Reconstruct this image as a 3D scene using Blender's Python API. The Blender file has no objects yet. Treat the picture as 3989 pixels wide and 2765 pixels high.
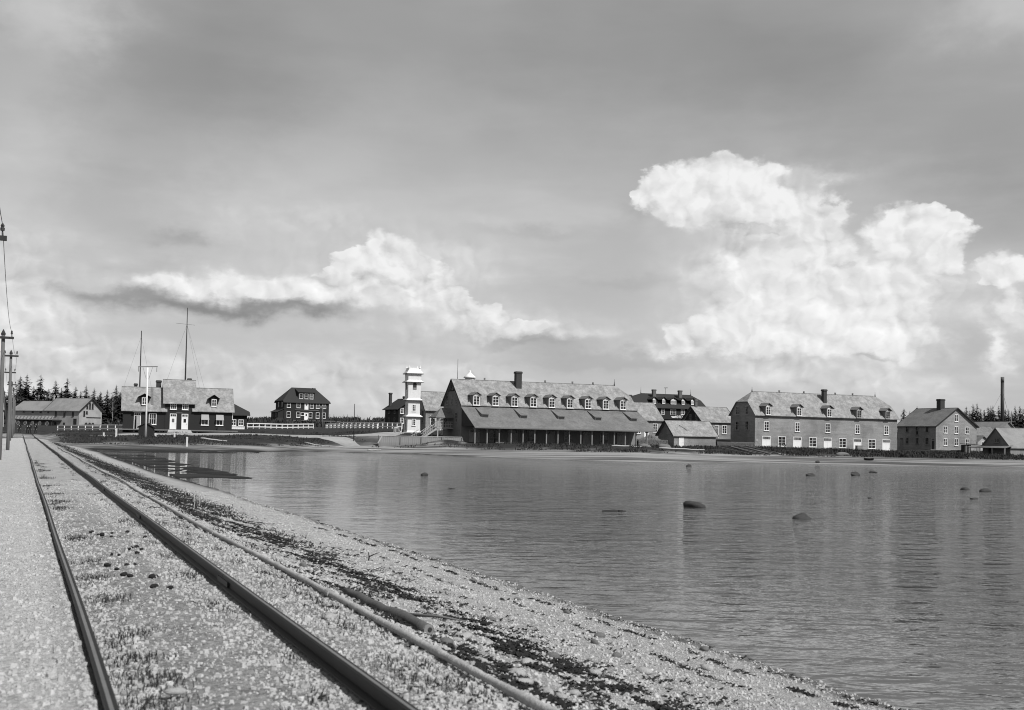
import bpy, bmesh, math, random
import numpy as np
from mathutils import Vector, Matrix

scene = bpy.context.scene
col = scene.collection
R = math.radians

# ------------------------------------------------------------------ camera
EYE = 2.75
cam_d = bpy.data.cameras.new('camera')
cam_d.sensor_width = 36.0
cam_d.lens = 36.0 * 4300.0 / 3989.0
cam_d.shift_y = 0.03748
cam_d.clip_start = 0.1
cam_d.clip_end = 20000.0
cam_d.dof.use_dof = True
cam_d.dof.focus_distance = 80.0
cam_d.dof.aperture_fstop = 3.4
cam = bpy.data.objects.new('camera', cam_d)
cam.matrix_world = Matrix.Translation((0, 0, EYE)) @ Matrix.Rotation(math.pi / 2 + R(2.2), 4, 'X') @ Matrix.Rotation(0.020, 4, 'Z')
col.objects.link(cam)
scene.camera = cam
scene.render.resolution_x, scene.render.resolution_y = 1024, 710
scene.view_settings.view_transform = 'Standard'
scene.view_settings.look = 'None'
scene.view_settings.exposure = 0.0
scene.view_settings.gamma = 1.0
scene.view_settings.use_curve_mapping = False
scene.cycles.filter_width = 1.05
scene.cycles.max_bounces = 6
scene.cycles.diffuse_bounces = 3
scene.cycles.glossy_bounces = 3
scene.cycles.transmission_bounces = 2

# ------------------------------------------------------------------ sun
SUN_AZ, SUN_EL = 136.0, 47.0          # azimuth clockwise from the view direction
to_sun = Vector((math.sin(R(SUN_AZ)) * math.cos(R(SUN_EL)), math.cos(R(SUN_AZ)) * math.cos(R(SUN_EL)), math.sin(R(SUN_EL))))
sun_d = bpy.data.lights.new('sun', 'SUN')
sun_d.energy = 4.8
sun_d.angle = R(0.55)
sun_d.color = (1.0, 0.995, 0.985)
sun = bpy.data.objects.new('sun', sun_d)
sun.rotation_euler = to_sun.to_track_quat('Z', 'Y').to_euler()
sun.location = (60, -60, 120)
col.objects.link(sun)

# ------------------------------------------------------------------ sky
world = bpy.data.worlds.new('World')
scene.world = world
world.use_nodes = True
world.cycles.sampling_method = 'NONE'
wt = world.node_tree
wt.nodes.clear()

class NT:
    """small wrapper that adds nodes to a tree"""
    def __init__(s, tree): s.t = tree
    def n(s, kind, **k):
        nd = s.t.nodes.new(kind)
        for a, b in k.items(): setattr(nd, a, b)
        return nd
    def put(s, sock, val):
        if isinstance(val, bpy.types.NodeSocket): s.t.links.new(val, sock)
        else: sock.default_value = val
    def math(s, op, a, b=0.0, c=0.0, clamp=False):
        nd = s.n('ShaderNodeMath', operation=op, use_clamp=clamp)
        for i, x in enumerate((a, b, c)): s.put(nd.inputs[i], x)
        return nd.outputs[0]
    def vec(s, op, a, b=(0, 0, 0), c=(0, 0, 0)):
        nd = s.n('ShaderNodeVectorMath', operation=op)
        s.put(nd.inputs[0], a); s.put(nd.inputs[1], b)
        if op == 'MULTIPLY_ADD': s.put(nd.inputs[2], c)
        return nd.outputs['Value'] if op in ('DOT_PRODUCT', 'LENGTH') else nd.outputs[0]
    def scale(s, a, f):
        nd = s.n('ShaderNodeVectorMath', operation='SCALE'); s.put(nd.inputs[0], a); s.put(nd.inputs['Scale'], f)
        return nd.outputs[0]
    def smooth(s, x, a, b, lo=0.0, hi=1.0):
        nd = s.n('ShaderNodeMapRange', interpolation_type='SMOOTHSTEP')
        s.put(nd.inputs[0], x); nd.inputs[1].default_value = a; nd.inputs[2].default_value = b
        s.put(nd.inputs[3], lo); s.put(nd.inputs[4], hi)
        return nd.outputs[0]
    def noise(s, v, scale, detail=4.0, rough=0.5, dist=0.0, color=False, dim='3D'):
        nd = s.n('ShaderNodeTexNoise', noise_dimensions=dim); s.put(nd.inputs['Vector'], v)
        nd.inputs['Scale'].default_value = scale; nd.inputs['Detail'].default_value = detail
        nd.inputs['Roughness'].default_value = rough; nd.inputs['Distortion'].default_value = dist
        return nd.outputs['Color' if color else 'Fac']
    def voro(s, v, scale, detail=3.0, rough=0.5):
        nd = s.n('ShaderNodeTexVoronoi', feature='F1', voronoi_dimensions='2D'); s.put(nd.inputs['Vector'], v)
        nd.inputs['Scale'].default_value = scale; nd.inputs['Detail'].default_value = detail
        nd.inputs['Roughness'].default_value = rough
        nd.normalize = True
        return nd.outputs['Distance']
    def n2x(s, v):
        nd = s.n('ShaderNodeSeparateXYZ'); s.put(nd.inputs[0], v); return nd.outputs[0]
    def n2y(s, v):
        nd = s.n('ShaderNodeSeparateXYZ'); s.put(nd.inputs[0], v); return nd.outputs[1]
    def mix(s, f, a, b):
        nd = s.n('ShaderNodeMix', data_type='FLOAT'); s.put(nd.inputs[0], f); s.put(nd.inputs[2], a); s.put(nd.inputs[3], b)
        return nd.outputs[0]

# cloud lobes: azimuth, elevation, half width, half height (radians)
CUMULUS = [(0.1941, 0.2401, 0.0279, 0.014), (0.1691, 0.2384, 0.0233, 0.0128), (0.1897, 0.227, 0.0465, 0.0198), (0.1556, 0.2276, 0.0279, 0.0151), (0.1281, 0.2235, 0.0209, 0.014), (0.1119, 0.2214, 0.0116, 0.0105), (0.1786, 0.2073, 0.0628, 0.0221), (0.219, 0.224, 0.0349, 0.0209), (0.248, 0.2078, 0.0302, 0.0256), (0.27, 0.1874, 0.0233, 0.0256), (0.2832, 0.1651, 0.0174, 0.0233), (0.2282, 0.1929, 0.0512, 0.0163), (0.279, 0.152, 0.0279, 0.014), (0.3444, 0.1911, 0.0186, 0.014), (0.3568, 0.1905, 0.0186, 0.014), (0.3278, 0.181, 0.0209, 0.0186), (0.3712, 0.1749, 0.0186, 0.0186), (0.3508, 0.1693, 0.0349, 0.0198), (0.3774, 0.1618, 0.014, 0.0128), (0.4152, 0.1433, 0.0186, 0.0116), (0.4308, 0.1489, 0.014, 0.0105), (-0.1178, 0.1672, 0.0174, 0.0093), (-0.1038, 0.1621, 0.0186, 0.0105), (-0.1359, 0.154, 0.0209, 0.0105), (-0.0896, 0.15, 0.0209, 0.0116), (-0.0731, 0.1413, 0.0186, 0.0116), (-0.1078, 0.1379, 0.0512, 0.0151), (-0.0541, 0.1258, 0.0163, 0.0093), (-0.1607, 0.1427, 0.0186, 0.0093), (-0.0399, 0.1157, 0.014, 0.0081), (-0.0258, 0.1091, 0.0186, 0.0088), (0.0117, 0.1018, 0.0163, 0.007), (0.171, 0.1001, 0.0128, 0.0088), (0.1597, 0.0943, 0.0186, 0.0084), (0.1484, 0.0885, 0.014, 0.0056)]
SOFT = [(-0.0046, 0.098, 0.0442, 0.0093, 1.6), (0.0422, 0.0919, 0.0279, 0.0065, 1.2), (0.1302, 0.0826, 0.0302, 0.0051, 1.6), (-0.1997, 0.2389, 0.0767, 0.0395, 0.45), (-0.1203, 0.2655, 0.0698, 0.0465, 0.35), (-0.2432, 0.2009, 0.0512, 0.0279, 0.4), (0.1831, 0.2116, 0.1116, 0.0651, 0.8), (0.2942, 0.1384, 0.1116, 0.0767, 1.0), (-0.1171, 0.1399, 0.1116, 0.0395, 0.35), (0.2197, 0.1597, 0.0651, 0.0302, 1.3), (0.1662, 0.1217, 0.0651, 0.0302, 0.8), (0.3488, 0.1457, 0.0465, 0.0186, 0.8), (-0.0001, 0.1062, 0.0744, 0.0163, 0.9), (0.4095, 0.0788, 0.0105, 0.014, 2.0), (0.4174, 0.067, 0.0186, 0.0093, 1.4), (-0.1753, 0.1782, 0.1395, 0.0605, 1.0), (-0.2535, 0.1737, 0.0698, 0.0372, 0.5), (-0.4289, 0.2014, 0.0535, 0.1628, 1.1), (-0.4371, 0.1068, 0.0465, 0.0698, 0.5), (0.0332, 0.1963, 0.0977, 0.0605, 0.9), (0.055, 0.279, 0.1395, 0.0605, 0.35), (0.4303, 0.3506, 0.0605, 0.0256, 1.7), (-0.4, 0.3345, 0.0512, 0.0279, 1.7), (-0.3012, 0.309, 0.0977, 0.0558, -0.45), (-0.0756, 0.3408, 0.1209, 0.0465, -0.3), (0.26, 0.3164, 0.0977, 0.0395, -0.4), (0.2465, 0.1348, 0.0535, 0.0302, 2.0), (0.2836, 0.1275, 0.0512, 0.0256, 2.2), (0.3115, 0.1006, 0.0698, 0.0326, 1.7), (0.2292, 0.1012, 0.0395, 0.0209, 2.4), (0.2688, 0.0865, 0.0628, 0.0186, 1.8), (0.1981, 0.0922, 0.0279, 0.014, 2.4), (0.1621, 0.0874, 0.0279, 0.0093, 1.6), (0.3326, 0.0872, 0.0279, 0.0163, 1.4), (0.3488, 0.15, 0.0349, 0.014, 1.2), (0.2173, 0.1709, 0.0651, 0.0186, 0.5), (0.4289, 0.1175, 0.0163, 0.0279, 2.2), (0.2389, 0.23, 0.0767, 0.0116, 0.4), (0.2675, 0.2289, 0.0256, 0.0065, 1.3), (-0.2825, 0.1254, 0.0442, 0.0105, 2.0), (-0.2344, 0.1235, 0.0442, 0.0098, 2.2), (-0.3125, 0.128, 0.0256, 0.0065, 1.4), (-0.1965, 0.1253, 0.0349, 0.014, 1.8), (-0.1027, 0.1197, 0.0605, 0.0116, 2.0), (-0.2559, 0.1067, 0.093, 0.0093, -2.0), (-0.1848, 0.111, 0.0395, 0.0056, -1.6), (-0.3247, 0.1141, 0.0535, 0.0084, -1.7), (-0.3722, 0.1134, 0.0279, 0.0074, -1.4), (-0.2986, 0.1619, 0.0302, 0.0079, -1.3), (-0.3171, 0.1387, 0.0349, 0.0093, -0.8), (0.0003, 0.0854, 0.0605, 0.0056, -1.3), (0.0355, 0.0744, 0.1116, 0.006, -0.7), (0.2184, 0.0752, 0.0605, 0.006, -0.7), (0.2776, 0.073, 0.0302, 0.0047, -0.6), (0.0937, 0.066, 0.2093, 0.0051, -0.5), (-0.2934, 0.0604, 0.1628, 0.014, 0.35), (0.01, 0.1845, 0.0581, 0.006, -0.6), (-0.0015, 0.1775, 0.0767, 0.0093, -0.35), (0.1156, 0.1399, 0.0651, 0.006, -0.45), (0.103, 0.2012, 0.014, 0.0163, -0.6), (0.3776, 0.104, 0.0209, 0.0395, -0.7), (0.4072, 0.1982, 0.0349, 0.0605, -0.3), (-0.1731, 0.0966, 0.0977, 0.0105, 0.5), (0.07, 0.0958, 0.0605, 0.0116, 0.7)]          # the same with a last number: brighter (+) or darker (-) thin cloud

def lobe_min(T, P, lobes, k):
    acc = None
    for (a, e, w, h) in lobes:
        q = T.vec('MULTIPLY_ADD', P, (1 / w, 1 / h, 0), (-a / w, -e / h, 0))
        d = T.vec('DOT_PRODUCT', q, q)
        acc = d if acc is None else T.math('SMOOTH_MIN', acc, d, k)
    return acc

W = NT(wt)
tc = W.n('ShaderNodeTexCoord')
sep = W.n('ShaderNodeSeparateXYZ'); W.put(sep.inputs[0], tc.outputs['Generated'])
az = W.math('ARCTAN2', sep.outputs[0], sep.outputs[1])
hyp = W.math('SQRT', W.math('ADD', W.math('MULTIPLY', sep.outputs[0], sep.outputs[0]), W.math('MULTIPLY', sep.outputs[1], sep.outputs[1])))
el = W.math('ARCTAN2', sep.outputs[2], hyp)
comb = W.n('ShaderNodeCombineXYZ'); W.put(comb.inputs[0], az); W.put(comb.inputs[1], el)
AE = comb.outputs[0]
sky = W.n('ShaderNodeTexSky', sky_type='NISHITA')
sky.sun_disc = False
sky.sun_elevation = R(SUN_EL); sky.sun_rotation = R(SUN_AZ)
sky.altitude = 0.0; sky.air_density = 1.0; sky.dust_density = 0.6; sky.ozone_density = 1.0
bw = W.n('ShaderNodeRGBToBW'); W.put(bw.inputs[0], sky.outputs[0])
# a blue-sensitive plate: the clear sky is pale and its falloff to the zenith slight
clear = W.math('MULTIPLY_ADD', bw.outputs[0], 0.30, 2.55)
AE2 = W.vec('MULTIPLY', AE, (1.0, 1.7, 1.0))
# thin veil of high cloud: streaks stretched along the horizon, over the whole sky
veil = W.noise(W.vec('MULTIPLY', AE, (2.2, 9.0, 1.0)), 1.6, 6.0, 0.55, 0.0, dim='2D')
patch = W.noise(W.vec('MULTIPLY', AE, (3.0, 5.0, 1.0)), 1.1, 3.0, 0.5, 0.0, dim='2D')
low = W.smooth(el, 0.32, 0.02)
veil_a = W.math('MULTIPLY', W.smooth(veil, 0.36, 0.68), W.math('MULTIPLY_ADD', low, 0.85, 0.25))
base = W.math('MULTIPLY_ADD', veil_a, 1.15, clear)
base = W.math('MULTIPLY_ADD', W.math('SUBTRACT', patch, 0.5), 1.3, base)
base = W.math('MULTIPLY_ADD', low, 0.75, base)
# turbulence shared by every cloud
turb = W.vec('SUBTRACT', W.noise(AE2, 17.0, 7.0, 0.58, color=True, dim='2D'), (0.5, 0.5, 0.5))
sepT = W.n('ShaderNodeSeparateXYZ'); W.put(sepT.inputs[0], turb)
fray = sepT.outputs[2]
# soft sheets of thin cloud, light or grey
AEs = W.vec('MULTIPLY_ADD', turb, (0.085, 0.040, 0.0), AE)
tex = W.math('MULTIPLY_ADD', fray, 1.5, 1.0)
def soft(val, lobes, k):
    up = None
    for (a, e, w, h, amp) in lobes:
        q = W.vec('MULTIPLY_ADD', AEs, (1 / w, 1 / h, 0), (-a / w, -e / h, 0))
        g = W.math('EXPONENT', W.math('MULTIPLY', W.vec('DOT_PRODUCT', q, q), -1.0))
        up = W.math('MULTIPLY', g, amp) if up is None else W.math('MULTIPLY_ADD', g, amp, up)
    return W.math('MULTIPLY_ADD', up, k, val)
base = soft(base, [l for l in SOFT if l[2] > 0.05], 1.0)
base = soft(base, [l for l in SOFT if l[2] <= 0.05], tex)
base = W.math('MINIMUM', W.math('MAXIMUM', base, 2.0), 8.2)
# cumulus: crisp cauliflower heads, feet that dissolve
AEc = W.vec('MULTIPLY_ADD', turb, (0.046, 0.032, 0.0), AE)
d0 = lobe_min(W, AEc, CUMULUS, 0.35)
d1 = lobe_min(W, W.vec('ADD', AEc, (0.010, 0.036, 0.0)), CUMULUS[::2], 0.6)
bp = W.vec('MULTIPLY_ADD', turb, (0.030, 0.024, 0), AE)
def billow(v):
    b1 = W.voro(v, 24.0, 0.0); b2 = W.voro(v, 58.0, 0.0); b3 = W.voro(v, 125.0, 0.0)
    s_ = W.math('MULTIPLY_ADD', W.math('MULTIPLY', b1, b1), -1.25, 0.50)
    s_ = W.math('MULTIPLY_ADD', W.math('MULTIPLY', b2, b2), -0.75, s_)
    return W.math('MULTIPLY_ADD', W.math('MULTIPLY', b3, b3), -0.35, s_)
B0 = billow(bp); B1 = billow(W.vec('ADD', bp, (0.0045, 0.0075, 0.0)))
hgt = W.math('MULTIPLY_ADD', B0, 1.5, W.math('SUBTRACT', 1.0, d0))
relief = W.math('SUBTRACT', B0, B1)
broad = W.math('MAXIMUM', W.math('MINIMUM', W.math('SUBTRACT', d1, d0), 1.2), -1.2)
width = W.math('ADD', W.math('MULTIPLY', W.math('MAXIMUM', W.math('MULTIPLY', broad, -1.0), 0.0), 1.3), W.math('MULTIPLY_ADD', W.smooth(fray, -0.15, 0.15), 0.75, 0.30))
alpha = W.smooth(W.math('DIVIDE', W.math('ADD', hgt, 0.14), width), 0.0, 1.35)
lit = W.math('MULTIPLY_ADD', relief, 5.0, 7.45)
lit = W.math('MULTIPLY_ADD', W.math('MINIMUM', broad, 0.5), 1.1, lit)
lit = W.math('MULTIPLY_ADD', fray, 2.0, lit)
lit = W.math('MINIMUM', W.math('MAXIMUM', lit, 5.6), 8.9)
base = W.math('MULTIPLY_ADD', W.math('MULTIPLY', relief, W.smooth(base, 5.2, 7.2)), 4.6, base)
skyv = W.mix(alpha, base, lit)
# grey scud in front of the towers
skyv = soft(skyv, [(-0.0092, 0.0944, 0.0465, 0.0079, -1.6), (0.0282, 0.091, 0.0349, 0.0056, -1.1), (-0.2516, 0.1092, 0.093, 0.0084, -0.9), (-0.1554, 0.1133, 0.0279, 0.007, -1.4), (0.2206, 0.0781, 0.0465, 0.0051, -0.7), (-0.1309, 0.1405, 0.0116, 0.006, -2.6), (-0.0848, 0.1456, 0.014, 0.0047, -2.4), (-0.1101, 0.1356, 0.0081, 0.0047, -2.0), (0.3201, 0.0758, 0.0112, 0.0037, -2.6), (0.292, 0.1516, 0.0079, 0.0028, -2.0), (0.2104, 0.1893, 0.0349, 0.0023, -1.4), (0.2239, 0.1857, 0.0163, 0.0019, -1.6)], tex)
skyv = W.math('MAXIMUM', skyv, 2.2)
# below the horizon: plain ground haze
skyv = W.mix(W.smooth(el, -0.02, 0.0), 1.6, skyv)
bgc = W.n('ShaderNodeCombineColor')
for i in range(3): W.put(bgc.inputs[i], skyv)
bg = W.n('ShaderNodeBackground'); bg.inputs[1].default_value = 0.10
W.put(bg.inputs[0], bgc.outputs[0])
wo = W.n('ShaderNodeOutputWorld'); W.put(wo.inputs[0], bg.outputs[0])

# ------------------------------------------------------------------ materials (the plate is black and white: greys)
MATS = {}
def mat(name, v, rough=0.85, var=0.25, scale=(1, 1, 1), nscale=3.0, detail=5.0, bump=0.0, bscale=12.0, stain=0.0, stscale=0.35, metal=0.0, spec=0.3, streak=None):
    if name in MATS: return MATS[name]
    m = bpy.data.materials.new(name); m.use_nodes = True
    t = m.node_tree; t.nodes.clear(); T = NT(t)
    tc = T.n('ShaderNodeTexCoord')
    p = T.vec('MULTIPLY', tc.outputs['Object'], scale)
    nz = T.noise(p, nscale, detail, 0.6)
    val = T.math('MULTIPLY_ADD', T.math('SUBTRACT', nz, 0.5), 2.0 * var * v, v)
    if stain:
        s2 = T.smooth(T.noise(tc.outputs['Object'], stscale, 5.0, 0.6, 0.4), 0.42, 0.62)
        val = T.math('MULTIPLY', val, T.math('MULTIPLY_ADD', s2, -stain, 1.0 + stain * 0.5))
    if streak:      # (direction scale, amount): weathering streaks
        s3 = T.noise(T.vec('MULTIPLY', tc.outputs['Object'], streak[0]), 1.0, 4.0, 0.55, 0.3)
        val = T.math('MULTIPLY', val, T.math('MULTIPLY_ADD', T.math('SUBTRACT', s3, 0.5), 2 * streak[1], 1.0))
    val = T.math('MAXIMUM', val, 0.004)
    cc = T.n('ShaderNodeCombineColor')
    for i in range(3): T.put(cc.inputs[i], val)
    b = T.n('ShaderNodeBsdfPrincipled')
    T.put(b.inputs['Base Color'], cc.outputs[0]); b.inputs['Roughness'].default_value = rough
    b.inputs['Metallic'].default_value = metal; b.inputs['Specular IOR Level'].default_value = spec
    if bump:
        bp = T.n('ShaderNodeBump'); bp.inputs['Strength'].default_value = 1.0; bp.inputs['Distance'].default_value = bump
        T.put(bp.inputs['Height'], T.noise(p, bscale, 4.0, 0.6)); T.put(b.inputs['Normal'], bp.outputs[0])
    o = T.n('ShaderNodeOutputMaterial'); T.put(o.inputs[0], b.outputs[0])
    MATS[name] = m
    return m

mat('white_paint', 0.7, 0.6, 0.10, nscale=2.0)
mat('white_board', 0.62, 0.7, 0.16, (1, 1, 0.3), 4.0)
mat('shingle_wall', 0.215, 0.9, 0.62, (1, 1, 2.2), 4.5, 3.0, bump=0.05, bscale=3.0, stain=0.30, stscale=0.25, streak=((0.3, 0.3, 2.2), 0.40))
mat('shingle_dark', 0.15, 0.9, 0.30, (1, 1, 3), 3.0, bump=0.02, bscale=5.0, stain=0.2)
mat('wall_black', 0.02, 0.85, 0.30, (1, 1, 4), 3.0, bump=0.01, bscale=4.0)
mat('wall_porch', 0.06, 0.9, 0.25, (1, 1, 6), 2.0, bump=0.01, bscale=4.0)
mat('roof_shingle', 0.225, 0.9, 0.60, (1, 1, 1), 3.2, bump=0.02, bscale=7.0, stain=0.22, stscale=0.7, streak=((1.3, 0.5, 1.2), 0.55))
mat('roof_grey', 0.135, 0.9, 0.50, (1, 1, 1), 3.4, bump=0.02, bscale=7.0, stain=0.18, stscale=0.5, streak=((0.9, 0.3, 0.8), 0.28))
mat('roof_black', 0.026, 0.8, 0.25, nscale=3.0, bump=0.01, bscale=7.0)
mat('roof_pale', 0.2, 0.9, 0.2, nscale=3.0, bump=0.01, bscale=7.0, stain=0.2)
mat('board_pale', 0.31, 0.9, 0.22, (3, 3, 0.4), 2.0, stain=0.2, stscale=0.5)
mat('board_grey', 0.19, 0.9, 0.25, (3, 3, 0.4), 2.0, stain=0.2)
mat('timber_dark', 0.03, 0.85, 0.3, (3, 3, 0.5), 2.0)
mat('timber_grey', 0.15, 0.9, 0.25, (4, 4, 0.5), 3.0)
mat('pole_wood', 0.12, 0.9, 0.35, (6, 6, 0.8), 2.0, bump=0.01, bscale=3.0)
mat('brick_dark', 0.045, 0.9, 0.3, (1, 1, 2), 5.0)
mat('brick_grey', 0.11, 0.9, 0.3, (1, 1, 2), 5.0)
mat('iron', 0.022, 0.55, 0.4, nscale=9.0, spec=0.4)
mat('rail_steel', 0.011, 0.55, 0.5, (1, 1, 1), 3.0, spec=0.25)
mat('worn_steel', 0.10, 0.35, 0.4, (1, 1, 1), 6.0, spec=0.5)
mat('porch_brightened', 0.20, 0.9, 0.3, (1, 1, 4), 3.0)  # lighter tone makes up for the little light under the porch
mat('porcelain', 0.05, 0.3, 0.1)
mat('wire', 0.03, 0.6, 0.1)
mat('trunk', 0.04, 0.9, 0.3, (3, 3, 1), 3.0)
mat('birch', 0.3, 0.8, 0.3, (2, 2, 4), 3.0)
mat('needles', 0.02, 0.9, 0.5, nscale=1.1)
mat('leaf', 0.03, 0.8, 0.45, nscale=1.5)
mat('boulder', 0.04, 0.75, 0.4, nscale=3.0, bump=0.02, bscale=9.0, stain=0.3, stscale=1.5)
mat('pale_stone', 0.36, 0.9, 0.3, nscale=4.0, bump=0.01, bscale=15.0)
mat('grey_stone', 0.13, 0.9, 0.3, nscale=5.0, bump=0.008, bscale=15.0)
mat('driftwood', 0.34, 0.9, 0.25, (1, 1, 6), 3.0)
mat('dung', 0.016, 0.95, 0.4, nscale=30.0, bump=0.004, bscale=60.0)
mat('cloth_dark', 0.012, 0.95, 0.3, nscale=8.0)
mat('cloth_light', 0.5, 0.95, 0.15, nscale=8.0)
mat('skin', 0.32, 0.6, 0.1)
mat('awning', 0.3, 0.9, 0.15, (6, 1, 1), 2.0)
mat('letter', 0.75, 0.6, 0.05)

def glass_mat():
    m = bpy.data.materials.new('window_glass'); m.use_nodes = True
    b = m.node_tree.nodes['Principled BSDF']
    T = NT(m.node_tree)
    oi = T.n('ShaderNodeObjectInfo')
    v = T.math('MULTIPLY_ADD', T.math('POWER', oi.outputs['Random'], 4.0), 0.10, 0.010)   # a blind or curtain behind some panes
    cc = T.n('ShaderNodeCombineColor')
    for i in range(3): T.put(cc.inputs[i], v)
    T.put(b.inputs['Base Color'], cc.outputs[0])
    b.inputs['Roughness'].default_value = 0.08
    b.inputs['Specular IOR Level'].default_value = 0.35
    MATS['glass'] = m
glass_mat()

# ------------------------------------------------------------------ mesh helpers
class MB:
    def __init__(s): s.v = []; s.f = []
    def add(s, vs, fs):
        o = len(s.v); s.v += [tuple(p) for p in vs]; s.f += [tuple(i + o for i in f) for f in fs]; return s
    def box(s, x0, x1, y0, y1, z0, z1):
        return s.add([(x0, y0, z0), (x1, y0, z0), (x1, y1, z0), (x0, y1, z0), (x0, y0, z1), (x1, y0, z1), (x1, y1, z1), (x0, y1, z1)],
                     [(0, 3, 2, 1), (4, 5, 6, 7), (0, 1, 5, 4), (1, 2, 6, 5), (2, 3, 7, 6), (3, 0, 4, 7)])
    def prism(s, poly, ext):
        n = len(poly); e = Vector(ext); a = [Vector(p) for p in poly]
        vs = a + [p + e for p in a]
        fs = [tuple(range(n - 1, -1, -1)), tuple(range(n, 2 * n))] + [(i, (i + 1) % n, n + (i + 1) % n, n + i) for i in range(n)]
        return s.add(vs, fs)
    def bar(s, a, b, w, h=None):
        """square bar between two points"""
        h = h or w; a = Vector(a); b = Vector(b); d = (b - a).normalized()
        side = d.cross(Vector((0, 0, 1)))
        if side.length < 1e-4: side = Vector((1, 0, 0))
        side.normalize(); up = side.cross(d).normalized()
        q = [side * (w / 2) + up * (h / 2), -side * (w / 2) + up * (h / 2), -side * (w / 2) - up * (h / 2), side * (w / 2) - up * (h / 2)]
        return s.prism([a + c for c in q], b - a)
    def tube(s, pts, radii, seg=10):
        pts = [Vector(p) for p in pts]; o = len(s.v); n = len(pts)
        if not hasattr(radii, '__len__'): radii = [radii] * n
        ref = None; rings = []
        for i, p in enumerate(pts):
            d = (pts[min(i + 1, n - 1)] - pts[max(i - 1, 0)]).normalized()
            if ref is None: ref = d.orthogonal().normalized()
            ref = (ref - d * ref.dot(d)).normalized(); bi = d.cross(ref)
            rings.append([p + (ref * math.cos(2 * math.pi * k / seg) + bi * math.sin(2 * math.pi * k / seg)) * radii[i] for k in range(seg)])
        vs = [q for r in rings for q in r]; fs = []
        for i in range(n - 1):
            for k in range(seg):
                fs.append((i * seg + k, i * seg + (k + 1) % seg, (i + 1) * seg + (k + 1) % seg, (i + 1) * seg + k))
        fs += [tuple(range(seg - 1, -1, -1)), tuple(range((n - 1) * seg, n * seg))]
        return s.add(vs, fs)
    def lathe(s, prof, seg=14, c=(0, 0), flat=None):
        o = len(s.v); vs = []; fs = []
        for (r, z) in prof:
            for k in range(seg):
                a = 2 * math.pi * (k + 0.5) / seg
                vs.append((c[0] + r * math.cos(a), c[1] + r * math.sin(a), z))
        for i in range(len(prof) - 1):
            for k in range(seg):
                fs.append((i * seg + k, i * seg + (k + 1) % seg, (i + 1) * seg + (k + 1) % seg, (i + 1) * seg + k))
        fs += [tuple(range(seg - 1, -1, -1)), tuple(range((len(prof) - 1) * seg, len(prof) * seg))]
        return s.add(vs, fs)
    def mesh(s, name, m=None, smooth=False):
        me = bpy.data.meshes.new(name); me.from_pydata(s.v, [], s.f)
        bm = bmesh.new(); bm.from_mesh(me); bmesh.ops.recalc_face_normals(bm, faces=bm.faces[:]); bm.to_mesh(me); bm.free()
        if m: me.materials.append(MATS[m])
        if smooth: me.polygons.foreach_set('use_smooth', [True] * len(me.polygons))
        return me
    def build(s, name, m, parent=None, smooth=False, loc=None, rz=0.0):
        return put(name, s.mesh(name, m, smooth), parent, loc, rz)

def put(name, me, parent=None, loc=None, rz=0.0, scale=None):
    o = bpy.data.objects.new(name, me); col.objects.link(o)
    if parent is not None: o.parent = parent
    if loc is not None: o.location = loc
    if rz: o.rotation_euler = (0, 0, rz)
    if scale is not None: o.scale = scale
    return o

def tag(o, label, cat, group=None):
    o['label'] = label; o['category'] = cat
    if group: o['group'] = group
    return o

def thing(name, label, cat, loc=(0, 0, 0), rz=0.0, group=None):
    o = bpy.data.objects.new(name, None); o.empty_display_size = 0.3; col.objects.link(o)
    o.location = loc; o.rotation_euler = (0, 0, rz)
    return tag(o, label, cat, group)

def np_mesh(name, verts, faces, m, smooth=False):
    """verts (n,3), faces (k,3|4) as numpy arrays"""
    me = bpy.data.meshes.new(name)
    n, k, c = len(verts), len(faces), faces.shape[1]
    me.vertices.add(n); me.vertices.foreach_set('co', np.asarray(verts, np.float32).ravel())
    me.loops.add(k * c); me.loops.foreach_set('vertex_index', np.asarray(faces, np.int32).ravel())
    me.polygons.add(k); me.polygons.foreach_set('loop_start', np.arange(k, dtype=np.int32) * c)
    me.polygons.foreach_set('use_smooth', np.full(k, bool(smooth)))
    me.update(calc_edges=True); me.validate()
    if m is not None: me.materials.append(m)
    return me

rng = np.random.default_rng(7)
def vnoise(x, y, seed=0):
    """smooth value noise, vectorised, 0..1"""
    xi = np.floor(x).astype(np.int64); yi = np.floor(y).astype(np.int64); fx = x - xi; fy = y - yi
    fx = fx * fx * (3 - 2 * fx); fy = fy * fy * (3 - 2 * fy)
    def h(a, b):
        n = (a * 374761393 + b * 668265263 + seed * 1274126177) & 0xFFFFFFFF
        n = ((n ^ (n >> 13)) * 1274126177) & 0xFFFFFFFF
        return ((n ^ (n >> 16)) & 0xFFFF) / 65535.0
    return (h(xi, yi) * (1 - fx) + h(xi + 1, yi) * fx) * (1 - fy) + (h(xi, yi + 1) * (1 - fx) + h(xi + 1, yi + 1) * fx) * fy
def fbm(x, y, o=4, seed=0):
    r = 0; a = 0.5
    for i in range(o): r = r + a * vnoise(x * 2 ** i, y * 2 ** i, seed + i); a *= 0.5
    return r / (1 - 0.5 ** o)
def sstep(x, a, b):
    t = np.clip((x - a) / (b - a), 0, 1); return t * t * (3 - 2 * t)

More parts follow.
